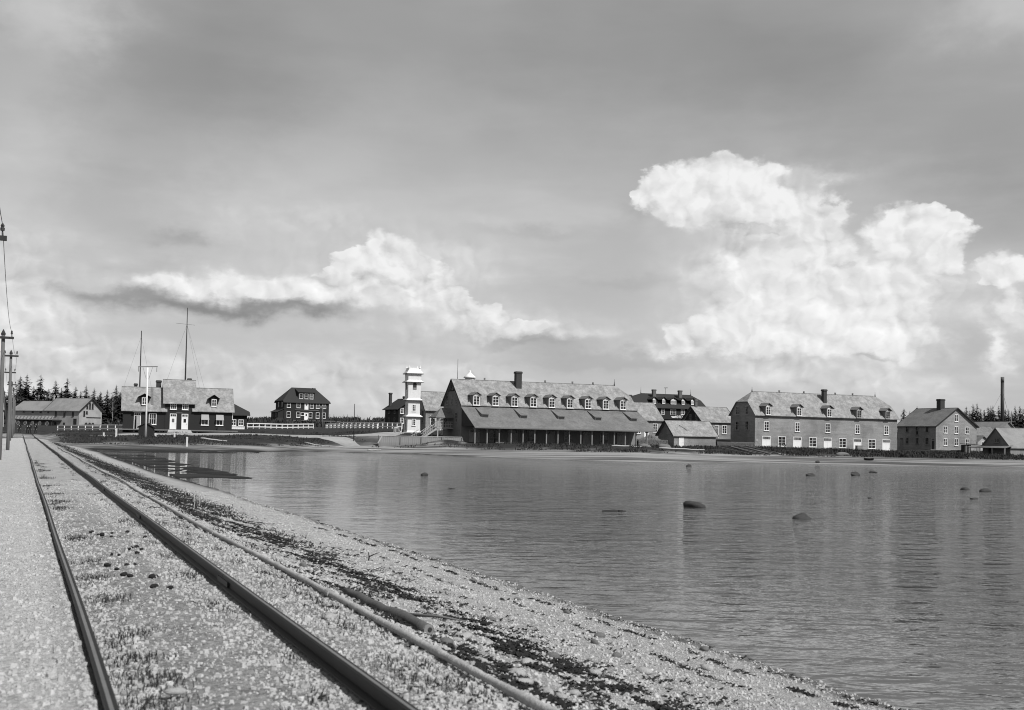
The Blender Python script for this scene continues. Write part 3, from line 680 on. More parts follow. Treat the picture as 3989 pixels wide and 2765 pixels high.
# ------------------------------------------------------------------ the big store with the porch (centre)
def store():
    L, Wd, ze, zr = 31.95, 9.54, 6.69, 10.74
    t = thing('store', 'big store with nine small dormers above a long shaded porch on posts', 'store', (-8.09, 180.0, 1.30), A22)
    s = gabled(t, L, Wd, ze, zr, 'shingle_dark', 'roof_shingle', ov=0.42, vg=0.35, zhR=8.75, rr=30.3, base=-1.2, verge='timber_dark')
    for i, u in enumerate([2.3, 5.67, 9.04, 12.43, 15.8, 19.16, 22.57, 25.94, 29.27]):
        dormer(t, u, 6.33, 1.13, 1.57, ze, s, front=-0.46, side_ov=0.2, rise=0.5)
    chimney(t, 11.31, Wd / 2 - 1.0, 9.0, 12.4, 1.0)
    for u in (5.6, 16.8, 22.0, 26.0): MB().box(u - 0.12, u + 0.12, Wd / 2 - 0.1, Wd / 2 + 0.1, zr, zr + 0.4).build('ridge_vent', 'roof_grey', t)
    finial(t, 30.2, Wd / 2, zr, 1.1)
    # lean-to roof over the porch
    D = 6.44; zt, zb = 6.19, 3.0; sl = (zt - zb) / D; e = D + 0.55
    MB().prism([(-0.3, -0.02, zt), (L + 0.3, -0.02, zt), (L + 0.3, -e, zt - sl * e), (-0.3, -e, zt - sl * e)], (0, 0, -0.13)).build('porch_roof', 'roof_grey', t)
    MB().prism([(-0.05, -0.1, zb - 0.1), (-0.05, -0.1, zt - 0.2), (-0.05, -D, zb - 0.1 - 0.02)], (0.1, 0, 0)).build('porch_gable', 'timber_dark', t)
    MB().prism([(L - 0.05, -0.1, zb - 0.1), (L - 0.05, -0.1, zt - 0.2), (L - 0.05, -D, zb - 0.12)], (0.1, 0, 0)).build('porch_gable', 'timber_dark', t)
    MB().bar((-0.3, -e - 0.03, zt - sl * e - 0.08), (L + 0.3, -e - 0.03, zt - sl * e - 0.08), 0.05, 0.2).build('fascia', 'timber_grey', t)
    MB().bar((-0.1, -D + 0.1, zb - 0.30), (L + 0.1, -D + 0.1, zb - 0.30), 0.2, 0.24).build('porch_beam', 'timber_grey', t)
    MB().box(-0.05, L + 0.1, -D - 0.35, -0.01, -0.32, -0.12).build('porch_floor', 'timber_grey', t)
    MB().box(0.0, L, -D - 0.25, -D - 0.1, -1.2, -0.33).build('porch_skirt', 'timber_dark', t)
    for k in range(16):
        u = 0.0 + k * 2.05
        p = MB().box(u - 0.09, u + 0.09, -D + 0.01, -D + 0.19, -0.12, zb - 0.4).build('post', 'board_grey', t)
        MB().box(u - 0.3, u + 0.3, -D + 0.03, -D + 0.17, zb - 0.62, zb - 0.42).build('bracket', 'timber_grey', p)
    for u, z, w in [(2.24, 0.0, 1.82), (8.99, 0.0, 1.78), (15.77, 0.0, 1.76), (22.68, 0.0, 1.5), (29.27, 0.0, 1.83)]:
        door(t, 'f', u, z, w, 2.35, 0.18, 4, 'board_pale', 'board_pale', off=-0.03)
    for u, w in [(5.65, 1.67), (12.29, 1.55), (19.05, 1.5), (25.92, 1.6)]: window(t, 'f', u, 0.5, w, 1.85, 2, 3, 'board_pale', off=-0.03)
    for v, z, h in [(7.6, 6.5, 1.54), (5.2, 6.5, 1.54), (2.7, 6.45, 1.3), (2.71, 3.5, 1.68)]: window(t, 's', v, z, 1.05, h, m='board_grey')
    window(t, 's', 4.77, 9.0, 0.55, 0.8, 1, 1, 'timber_grey')
    MB().box(-0.08, -0.003, 0.0, Wd, 2.15, 2.3).build('belt_course', 'timber_grey', t)
    MB().box(-0.13, 0.05, -0.05, 0.12, -1.2, ze - 0.5).build('corner_board', 'board_grey', t)
    MB().box(-0.11, 0.0, 0.2, Wd - 0.1, -1.2, 0.1).build('footing', 'board_grey', t)
    MB().box(0.02, L - 0.02, -0.022, -0.003, -0.11, 6.0).build('porch_wall', 'porch_brightened', t)  # panel over the wall, its lighter colour brightens the shaded porch
    # hooded louvres in the porch roof
    for u in (2.64, 9.38, 16.12, 22.91, 29.65):
        w = 1.16; v0 = -3.75
        z0 = zt + sl * v0
        o = MB().prism([(u - w / 2, v0, z0 - 0.1), (u - w / 2, v0, z0 + 0.46), (u - w / 2, -0.75, zt - sl * 0.75 + 0.03), (u - w / 2, -0.75, zt - sl * 0.75 - 0.2)], (w, 0, 0)).build('roof_louvre', 'shingle_dark', t)
        MB().prism([(u - w / 2 - 0.04, v0 - 0.12, z0 + 0.45), (u + w / 2 + 0.08, v0 - 0.12, z0 + 0.45), (u + w / 2 + 0.08, -0.7, zt - sl * 0.7 + 0.06), (u - w / 2 - 0.04, -0.7, zt - sl * 0.7 + 0.06)], (0, 0, 0.05)).build('louvre_hood', 'roof_grey', o)
        MB().box(u - w / 2 + 0.07, u + w / 2 - 0.07, v0 - 0.025, v0 + 0.05, z0 + 0.02, z0 + 0.42).build('louvre_shade', 'iron', o)  # black box stands in for the shade inside the louvre
store()

def stair_porch():
    t = thing('stair_porch', 'open raised porch with plank stairs and railings against the gable of the store', 'porch', (-12.2, 183.0, 2.22), A22)
    w, d, zd, ze, zr = 2.78, 3.0, 1.70, 3.62, 4.95
    for x, y in [(0, 0), (w, 0), (0, d), (w, d)]:
        MB().box(x - 0.09, x + 0.09, y - 0.09, y + 0.09, -0.6, ze - 0.15).build('post', 'board_pale', t)
    MB().box(-0.15, w + 0.15, -0.15, d + 0.1, zd - 0.22, zd).build('deck', 'board_pale', t)
    # hipped roof
    o_ = 0.5; a, b = (-o_, -o_), (w + o_ * 0.6, d + o_)
    r0, r1 = 1.0, w - 0.6
    base = ze - 0.25
    MB().prism([(a[0], a[1], base), (b[0], a[1], base), (r1 + 0.4, d / 2, zr), (r0, d / 2, zr)], (0, 0, -0.1)).build('roof_slope', 'roof_grey', t)
    MB().prism([(a[0], b[1], base), (b[0], b[1], base), (r1 + 0.4, d / 2, zr), (r0, d / 2, zr)], (0, 0, -0.1)).build('roof_slope', 'roof_grey', t)
    MB().prism([(a[0], a[1], base), (r0, d / 2, zr), (a[0], b[1], base)], (0, 0, -0.1)).build('roof_hip', 'roof_grey', t)
    MB().prism([(b[0], a[1], base), (r1 + 0.4, d / 2, zr), (b[0], b[1], base)], (0, 0, -0.1)).build('roof_hip', 'roof_grey', t)
    MB().box(-0.1, w + 0.1, -0.08, 0.08, ze - 0.45, ze - 0.28).build('beam', 'timber_grey', t)
    def railing(p, q, n):
        p, q = Vector(p), Vector(q)
        o = MB().bar(p + Vector((0, 0, 0.92)), q + Vector((0, 0, 0.92)), 0.09, 0.09).build('handrail', 'board_pale', t)
        MB().bar(p + Vector((0, 0, 0.5)), q + Vector((0, 0, 0.5)), 0.05, 0.07).build('rail', 'board_pale', o)
        for i in range(1, n):
            c = p.lerp(q, i / n); MB().bar(c + Vector((0, 0, 0.05)), c + Vector((0, 0, 0.9)), 0.06).build('baluster', 'board_pale', o)
    railing((0.1, 0, zd), (w - 0.1, 0, zd), 6); railing((0, 1.4, zd), (0, d - 0.1, zd), 4); railing((w, 0.1, zd), (w, d - 0.1, zd), 5)
    n = 9; run, wdt = 2.45, 1.25
    for i in range(n):
        x = -run * (i + 1) / n; z = zd - (zd - 0.05) * (i + 1) / n
        MB().box(x, x + run / n + 0.04, 0.06, wdt - 0.06, z - 0.05, z).build('step', 'board_pale', t)
    for y in (0.0, wdt):
        MB().bar((0.0, y, zd - 0.12), (-run - 0.1, y, -0.08), 0.09, 0.30).build('stringer', 'board_pale', t)
        railing((-0.05, y, zd - 0.05), (-run - 0.1, y, 0.0), 6)
    # the little outer flight further left
    for i in range(3): MB().box(-run - 0.9 - 0.3 * i, -run - 0.55 - 0.3 * i, 0.5, 1.8, -0.25 - 0.14 * i, -0.15 - 0.14 * i).build('step', 'board_pale', t)
    railing((-run - 0.2, 1.9, 0.3), (-run - 1.6, 1.9, -0.35), 4)
stair_porch()

def bulkhead():
    a, b = Vector((-20.13, 168.0, 0)), Vector((-7.9, 175.8, 0)); d = (b - a).normalized(); n = Vector((d.y, -d.x, 0)); Ln = (b - a).length
    t = thing('plank_bulkhead', 'low weathered plank bulkhead holding the bank beside the store', 'retaining wall', (a.x, a.y, 1.5), math.atan2(d.y, d.x))
    k = int(Ln / 0.36); bd = [MB().box(-0.172, 0.172, -0.05, 0.05, -0.7, 0.80 + dz).mesh('board', 'board_grey') for dz in (-0.02, 0.0, 0.02)]
    for i in range(k):
        o = put('board', bd[random.randrange(3)], t, (0.18 + i * 0.36, random.uniform(-0.012, 0.012), 0)); o.rotation_euler = (random.uniform(-0.02, 0.02), 0, 0)
    MB().box(-0.05, Ln + 0.05, -0.11, 0.12, 0.83, 0.92).build('cap_board', 'board_pale', t)
    for i in range(5): MB().box(i * Ln / 4 - 0.09, i * Ln / 4 + 0.09, -0.22, -0.065, -0.7, 0.80).build('post', 'timber_grey', t)
    MB().bar((-0.3, -0.35, -0.3), (0.45, -0.12, 0.82), 0.12, 0.16).build('brace', 'board_pale', t)
    MB().bar((Ln + 0.75, -0.30, -0.35), (Ln - 0.05, -0.14, 0.5), 0.12, 0.2).build('brace', 'board_pale', t)
bulkhead()

# ------------------------------------------------------------------ the white tower
def tower():
    t = thing('tower', 'narrow white wooden tower of four stages with flared skirts and a crowned top', 'tower', (-18.8, 200.0, 2.9), R(20))
    c = 1.16
    def fr(z0, z1, h0, h1, name, m='white_board', seg=4, par=t):
        vs = [(c + sx * h, c + sy * h, z) for z, h in ((z0, h0), (z1, h1)) for sx, sy in ((-1, -1), (1, -1), (1, 1), (-1, 1))]
        return MB().add(vs, [(0, 3, 2, 1), (4, 5, 6, 7), (0, 1, 5, 4), (1, 2, 6, 5), (2, 3, 7, 6), (3, 0, 4, 7)]).build(name, m, par)
    fr(-1.0, 3.0, 1.24, 1.16, 'stage'); fr(3.2, 6.0, 1.12, 1.08, 'stage'); fr(6.2, 9.3, 1.16, 1.19, 'stage'); fr(9.5, 10.75, 1.20, 1.22, 'stage')
    for z, h in ((3.0, 1.14), (6.0, 1.12), (9.3, 1.20)):
        fr(z - 0.10, z, h + 0.44, h + 0.42, 'skirt_edge', 'board_grey'); fr(z, z + 0.34, h + 0.42, h - 0.03, 'skirt_roof', 'white_paint')
    fr(-0.3, 0.45, 1.55, 1.20, 'skirt_roof', 'white_paint')
    fr(10.70, 10.86, 1.55, 1.58, 'cornice', 'board_grey'); fr(10.86, 11.45, 1.56, 1.12, 'crown_roof', 'white_paint'); fr(11.45, 11.62, 1.16, 1.12, 'parapet', 'white_paint')
    for sx in (-1, 1):
        for sy in (-1, 1):
            MB().lathe([(0.17, 11.4), (0.12, 11.75), (0.20, 11.85), (0.10, 12.0), (0.03, 12.35)], 6, (c + sx * 1.0, c + sy * 1.0)).build('pinnacle', 'white_paint', t)
    for sx, sy in ((0, -1), (0, 1), (-1, 0), (1, 0)):
        MB().box(c + sx * 1.0 - (0.75 if sy else 0.04), c + sx * 1.0 + (0.75 if sy else 0.04), c + sy * 1.0 - (0.75 if sx else 0.04), c + sy * 1.0 + (0.75 if sx else 0.04), 11.6, 11.86).build('crown_rail', 'white_paint', t)
    window(t, 'f', 1.16, 3.95, 0.68, 1.25, 2, 3, off=0.07); window(t, 'f', 1.14, 1.35, 0.66, 1.2, 2, 3, off=-0.04)
    window(t, 's', 1.16, 3.95, 0.62, 1.25, 2, 3, off=0.07)
    # dark arched panel on two faces, painted shade of a belfry opening
    for face in ('f', 's'):
        arch = [(-0.34, 0), (0.34, 0), (0.34, 0.95)] + [(0.34 * math.cos(a), 0.95 + 0.34 * math.sin(a)) for a in np.linspace(0.3, math.pi - 0.3, 6)] + [(-0.34, 0.95)]
        loc, rz = face_loc(face, 1.18, 7.9, -0.02)
        o = MB().prism([(x, -0.03, z) for x, z in arch], (0, 0.06, 0)).build('belfry_shade', 'iron', t, False, loc, rz)
        MB().box(-0.30, 0.30, -0.06, -0.03, 0.02, 0.35).build('louvre_board', 'board_grey', o)
    door(t, 's', 1.1, 0.45, 0.85, 2.0, 0.0, m='white_paint', leaf='board_grey', off=-0.06)
    for i in range(3): MB().box(-1.2 - 0.3 * i, -0.9 - 0.3 * i, 0.5, 1.7, -0.5, 0.35 - 0.17 * i).build('step', 'white_board', t)
    for y in (0.45, 1.75):
        MB().bar((-0.95, y, 1.25), (-2.1, y, 0.85), 0.08).bar((-2.05, y, -0.3), (-2.05, y, 0.9), 0.09).bar((-1.0, y, 0.2), (-1.0, y, 1.25), 0.08).bar((-1.5, y, 0.0), (-1.5, y, 1.05), 0.05).build('handrail', 'white_board', t)
tower()

def hall():
    t = thing('hall', 'grey shingle-roofed hall between the white tower and the store', 'building', (-16.02, 206.0, 3.5), A22)
    gabled(t, 8.6, 7.0, 4.07, 7.34, 'shingle_wall', 'roof_shingle', ov=0.4, vg=0.3, verge='timber_dark')
    window(t, 's', 1.9, 1.3, 1.1, 2.4, 2, 4, 'board_grey'); window(t, 's', 5.0, 1.3, 1.1, 2.4, 2, 4, 'board_grey')
    window(t, 'f', 1.4, 0.9, 1.0, 1.9); door(t, 'f', 3.4, 0.0, 1.0, 2.3, 0.18, 3, leaf='board_grey')
hall()

def small_shed():
    t = thing('shed', 'small grey shed with one white door in the weeds between store and warehouse', 'shed', (30.66, 208.0, 1.25), A22)
    gabled(t, 9.18, 5.98, 2.46, 5.04, 'shingle_wall', 'roof_shingle', ov=0.35, vg=0.4, verge='timber_dark')
    door(t, 'f', 1.6, 0.0, 1.07, 1.95, 0.0)
    MB().bar((3.3, 0.75, 2.46 + 0.863 * 0.75 + 0.10), (2.2, 1.9, 2.46 + 0.863 * 1.9 + 0.10), 0.07, 0.05).build('roof_pole', 'timber_dark', t)
    MB().box(1.0, 2.2, -0.06, -0.004, 2.02, 2.12).build('lintel', 'board_grey', t)
small_shed()

def annex():
    t = thing('annex', 'grey-roofed house behind the right end of the store porch', 'house', (24.14, 216.0, 2.70), A22)
    gabled(t, 10.0, 8.0, 3.96, 7.22, 'shingle_wall', 'roof_shingle', u0=-4.0, ov=0.4, vg=0.4)
    window(t, 'f', 4.51, 1.31, 1.06, 1.69); window(t, 'f', 0.84, 1.0, 0.95, 1.4); door(t, 'f', 2.62, 0.1, 1.1, 2.6, 0.25, 3)
    chimney(t, 1.0, 4.0, 6.6, 8.7, 0.5)
annex()

def gable_house():
    t = thing('house', 'dark-gabled grey house close behind the left end of the warehouse', 'house', (40.62, 235.0, 3.0), A22)
    gabled(t, 8.3, 8.4, 3.82, 6.9, 'shingle_wall', 'roof_shingle', ov=0.4, vg=0.35, verge='timber_dark')
    MB().prism([(-0.03, 0.1, 3.0), (-0.03, 8.3, 3.0), (-0.03, 4.2, 6.5)], (-0.02, 0, 0)).build('gable_shade', 'wall_black', t)  # dark sheet: shade of the left gable put into the colour
    window(t, 'f', 5.53, 1.08, 1.18, 1.81); door(t, 'f', 3.56, 0.1, 0.98, 2.8, 0.2, 3, leaf='timber_grey'); window(t, 'f', 1.4, 1.1, 1.1, 1.8)
    for v in (4.75, 2.3): window(t, 's', v, 3.75, 0.95, 1.4, 2, 3, 'timber_grey', off=-0.055)
    chimney(t, 0.9, 4.2, 6.4, 8.45, 0.55, 'brick_grey')
gable_house()

def hotel():
    t = thing('hotel', 'black hotel with a broad clipped roof, five dormers and two chimneys', 'hotel', (36.16, 300.0, 3.97), A22)
    ze, zr, Wd = 7.6, 11.29, 12.0
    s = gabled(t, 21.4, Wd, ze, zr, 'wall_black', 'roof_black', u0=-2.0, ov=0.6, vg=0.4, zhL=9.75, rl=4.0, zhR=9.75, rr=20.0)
    for u, w, c in [(3.47, 0.85, 2), (6.42, 0.85, 2), (9.49, 1.67, 4), (12.56, 0.85, 2), (15.55, 0.85, 2)]:
        dormer(t, u, 8.42, w, 1.0, ze, s, mr='roof_black', cheek='wall_black', front=1.0, rise=0.75, side_ov=0.6, cols=c, rows=3)
    for u, z, w, h, c in [(5.62, 5.42, 1.07, 1.55, 2), (8.86, 4.6, 1.77, 2.4, 3), (11.86, 5.5, 1.12, 1.5, 2), (13.87, 5.5, 1.1, 1.5, 2), (2.6, 5.45, 1.1, 1.55, 2), (17.0, 5.5, 1.1, 1.5, 2)]: window(t, 'f', u, z, w, h, c, 3)
    for u in (4.96, 13.25): chimney(t, u, 3.9, 9.6, 12.4, 0.9, 'brick_grey')
    finial(t, 2.0, 6.0, zr, 1.8); finial(t, 18.0, 6.0, zr, 1.6)
    MB().tube([(9.83, 6, zr), (9.83, 6, zr + 1.7)], 0.04, 6).bar((9.3, 6, zr + 1.75), (10.5, 6, zr + 1.8), 0.05, 0.16).build('weather_vane', 'iron', t)
    b = MB().box(2.0, 17.6, -1.26, -1.18, 4.3, 5.4).build('sign_board', 'wall_black', t)
    MB().box(1.9, 17.7, -1.3, 0.0, 4.15, 4.3).build('balcony_floor', 'wall_black', t)
    for u in (2.0, 7.2, 12.4, 17.6): MB().box(u - 0.08, u + 0.08, -1.24, -1.08, -1.0, 4.3).build('balcony_post', 'wall_black', t)
    # the letters H O T E L on the board
    S = {'H': [((0, 0), (0, 1)), ((0.55, 0), (0.55, 1)), ((0, 0.5), (0.55, 0.5))],
         'O': [((0.15, 0), (0.45, 0)), ((0.45, 0), (0.6, 0.3)), ((0.6, 0.3), (0.6, 0.7)), ((0.6, 0.7), (0.45, 1)), ((0.45, 1), (0.15, 1)), ((0.15, 1), (0, 0.7)), ((0, 0.7), (0, 0.3)), ((0, 0.3), (0.15, 0))],
         'T': [((0.3, 0), (0.3, 1)), ((0, 1), (0.6, 1))], 'E': [((0, 0), (0, 1)), ((0, 0), (0.5, 0)), ((0, 0.5), (0.45, 0.5)), ((0, 1), (0.5, 1))], 'L': [((0, 0), (0, 1)), ((0, 0), (0.5, 0))]}
    for i, ch in enumerate('HOTEL'):
        mb = MB(); k = 0.58; x0 = 8.85 + i * 0.54
        for (p, q) in S[ch]: mb.bar((x0 + p[0] * k, -1.29, 4.58 + p[1] * k), (x0 + q[0] * k + 1e-3, -1.29, 4.58 + q[1] * k + 1e-3), 0.05, 0.11)
        mb.build('letter', 'letter', b)
    MB().prism([(7.5 + 0.75 * (1 + math.cos(a)), -1.30, 4.55 + 0.55 * (1 + math.sin(a)) * 0.8) for a in np.linspace(math.pi, 2 * math.pi, 9)] , (0, 0.035, 0)).build('sign_panel', 'white_board', b)
hotel()

def right_house():
    t = thing('house', 'grey two-storey house with its lit gable to the right of the warehouse', 'house', (90.74, 236.0, 1.56), A22)
    k = 236.0 / 212.0
    gabled(t, 10.52 * k, 10.17 * k, 4.78 * k, 8.2 * k, 'shingle_wall', 'roof_grey', ov=0.38, vg=0.38, axis='v', verge='timber_dark')
    for u, z in [(5.03, 5.55), (2.32, 3.24), (5.04, 3.2), (7.76, 3.18), (2.33, 0.88), (5.06, 0.86), (7.77, 0.86)]: window(t, 'f', u * k, z * k, 1.02, 1.55, 2, 2)
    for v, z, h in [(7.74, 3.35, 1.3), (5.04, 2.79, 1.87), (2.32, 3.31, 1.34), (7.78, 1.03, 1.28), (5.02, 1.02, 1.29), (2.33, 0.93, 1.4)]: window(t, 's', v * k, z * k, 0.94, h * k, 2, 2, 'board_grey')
    door(t, 's', 0.75, 0.1, 1.0, 2.4, 0.2, 3, 'board_pale', 'iron'); door(t, 's', 9.35 * k, 0.2, 0.94, 2.25, 0.15, 2, 'board_grey', 'board_grey')
    MB().box(-1.4, -0.02, 0.0, 1.6, -0.5, 0.08).build('door_step', 'timber_grey', t)
    chimney(t, 5.1 * k, 4.2 * k, 7.3 * k, 10.0 * k, 1.2)
right_house()

def porch_house():
    t = thing('house', 'low pale-roofed house with a dark gable and a porch on posts at the right edge', 'house', (83.63, 185.0, 1.08), R(24))
    gabled(t, 16.0, 5.84, 1.67, 4.72, 'board_grey', 'roof_pale', ov=0.3, vg=0.3, base=-0.8)
    MB().prism([(-0.03, 0.05, -0.6), (-0.03, 5.79, -0.6), (-0.03, 5.79, 1.6), (-0.03, 2.92, 4.55), (-0.03, 0.05, 1.6)], (-0.02, 0, 0)).build('gable_shade', 'shingle_dark', t)  # darker sheet paints the shade on the gable turned from the sun
    window(t, 's', 2.72, 2.15, 1.05, 0.77, 4, 1, 'timber_grey', off=-0.055)
    door(t, 's', 1.13, 0.0, 0.7, 1.4, 0.0, m='timber_grey', leaf='board_grey', off=-0.055); door(t, 's', 4.2, 0.0, 0.75, 1.4, 0.0, m='timber_grey', leaf='timber_dark', off=-0.055)
    MB().prism([(0.0, -0.6, 1.72), (0.0, 7.4, 1.72), (-2.0, 7.4, 1.30), (-2.0, -0.6, 1.30)], (0, 0, -0.09)).build('porch_roof', 'roof_grey', t)
    for v in (-0.5, 2.1, 4.7, 7.2): MB().box(-1.92, -1.80, v - 0.06, v + 0.06, -0.8, 1.27).build('post', 'board_pale', t)
    MB().box(5.0, 5.06, -0.04, -0.002, -0.6, 1.5).build('downpipe', 'iron', t)
porch_house()

def plain_house(name, label, cat, loc, a, L, Wd, ze, zr, mw, mr, wins=(), side=(), axis='u', **k):
    t = thing(name, label, cat, loc, a); gabled(t, L, Wd, ze, zr, mw, mr, axis=axis, **k)
    for w in wins: window(t, 'f', *w)
    for w in side: window(t, 's', *w)
    return t
plain_house('barn', 'dark-roofed barn showing between the warehouse and the two-storey house', 'barn', (82.4, 262.0, 2.0), A22, 9.0, 8.0, 5.6, 9.9, 'wall_black', 'roof_black', [(2, 1, 0.9, 1.4, 2, 2)], axis='v')
plain_house('shed', 'grey hip-like shed roof left of the low porch house', 'shed', (102.0, 243.0, 1.8), A22, 7.0, 6.0, 2.7, 5.2, 'wall_black', 'roof_grey', zhL=4.4, rl=2.0)
plain_house('shed', 'pale gabled roof behind the low porch house, near the smokestack', 'shed', (108.0, 246.0, 1.8), A22, 12.0, 7.0, 3.6, 6.4, 'board_grey', 'roof_pale', axis='v')
t_ = plain_house('lean_to', 'little pale lean-to with a white window beside the two-storey house', 'shed', (101.6, 240.6, 1.6), A22, 3.0, 3.0, 2.2, 3.2, 'board_pale', 'roof_grey', [(1.5, 0.9, 0.9, 1.0, 1, 1)], axis='v')

# ------------------------------------------------------------------ the dark station on the left
def station():
    t = thing('station', 'long dark station house with grey roofs, raised middle block and white doors', 'station', (-64.0, 182.0, 2.40), R(20))
    c0, c1, RR_, Wd = 6.56, 11.27, 17.5, 6.5
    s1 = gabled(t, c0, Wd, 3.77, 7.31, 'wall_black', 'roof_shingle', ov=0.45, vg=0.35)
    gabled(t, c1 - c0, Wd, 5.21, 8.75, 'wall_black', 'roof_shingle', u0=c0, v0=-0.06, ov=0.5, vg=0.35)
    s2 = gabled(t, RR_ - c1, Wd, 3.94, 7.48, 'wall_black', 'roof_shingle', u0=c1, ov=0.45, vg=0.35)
    window(t, 'f', 4.63, 1.02, 1.2, 1.89, 3, 2)
    for u in (13.04, 15.45):
        w = window(t, 'f', u, 1.1, 1.18, 1.81, 2, 2)
        MB().prism([(-0.60, -0.08, 1.80), (0.60, -0.08, 1.80), (0.66, -0.62, 0.92), (-0.66, -0.62, 0.92)], (0, 0, -0.03)).build('awning', 'awning', w)
    door(t, 'f', 2.22, 0.2, 1.08, 2.75, 0.16, 3, leaf='board_pale', open_=True)
    MB().box(1.78, 2.66, 0.004, -0.02, 0.25, 2.3).build('doorway_shade', 'iron', t)  # black panel painted for the dark inside the open door
    for u in (7.89, 9.77): door(t, 'f', u, 0.3, 1.06, 2.62, 0.18, 3, off=-0.07, light=True)
    for u in (7.88, 9.78): window(t, 'f', u, 3.62, 1.0, 1.4, 3, 2, off=-0.07)
    dormer(t, 3.25, 4.28, 0.8, 1.2, 3.77, s1, front=0.25, mr='roof_black', cheek='wall_black', mw='wall_black', side_ov=0.55, rise=0.55, win=False); window(t, 'f', 3.25, 4.28, 0.8, 1.2, 2, 2, off=0.20)
    dormer(t, 14.46, 4.32, 0.8, 1.2, 3.94, s2, front=0.25, mr='roof_black', cheek='wall_black', mw='wall_black', side_ov=0.5, rise=0.65, win=False); window(t, 'f', 14.46, 4.32, 0.8, 1.2, 2, 2, off=0.20)
    MB().box(1.45, 2.95, -0.55, 0.0, 3.02, 3.10).build('door_hood', 'timber_grey', t)
    MB().box(8.35, 9.35, -0.10, -0.065, 3.02, 3.12).build('name_board', 'timber_grey', t)
    MB().box(-0.6, RR_ + 0.8, -1.9, -0.01, 0.06, 0.26).build('platform', 'timber_grey', t)
    for i in range(10): MB().box(-0.4 + i * 2.0, -0.2 + i * 2.0, -1.8, -1.6, -1.0, 0.055).build('platform_post', 'timber_dark', t)
    MB().prism([(7.1, -1.92, 0.24), (10.6, -1.92, 0.24), (10.9, -3.9, -0.35), (6.8, -3.9, -0.35)], (0, 0, -0.08)).build('ramp', 'board_pale', t)
    MB().box(15.1, 16.4, -0.5, -0.02, 0.28, 0.8).build('bench_box', 'timber_dark', t)
    chimney(t, 1.9, 4.6, 5.6, 7.95, 0.5); chimney(t, 5.6, 4.6, 6.0, 8.6, 0.8); chimney(t, 10.6, 4.2, 7.6, 9.1, 0.6)
    MB().box(17.52, 17.60, -0.05, 0.08, 2.2, 3.6).build('corner_board', 'white_paint', t)
    MB().bar((4.5, 0.5, 3.77 + 1.09 * 0.5 + 0.10), (4.5, 3.1, 3.77 + 1.09 * 3.1 + 0.10), 0.4, 0.05).build('roof_ladder', 'roof_grey', t)
station()

def small_house():
    t = thing('house', 'small dark hip-roofed house with white porch windows right of the station', 'house', (-50.74, 200.0, 3.0), R(20))
    gabled(t, 6.2, 5.4, 2.84, 4.5, 'wall_black', 'roof_black', u0=-3.4, ov=0.5, vg=0.5, zhR=3.15, rr=4.3, zhL=3.15, rl=1.9)
    for u in (0.43, 1.73): window(t, 'f', u, 0.6, 0.9, 1.12, 2, 2)
    p = MB().box(-0.9, 2.3, -0.95, -0.9, 0.35, 0.45).box(-0.9, 2.3, -0.95, -0.9, -0.3, 0.3).build('porch_railing', 'white_paint', t)
    for k in range(9): MB().box(-0.9 + k * 0.39, -0.84 + k * 0.39, -0.98, -0.955, -0.3, 0.5).build('baluster', 'white_paint', p)
    MB().box(-0.9, 2.4, -0.89, -0.02, -0.5, -0.1).build('porch_floor', 'white_board', t)
small_house()

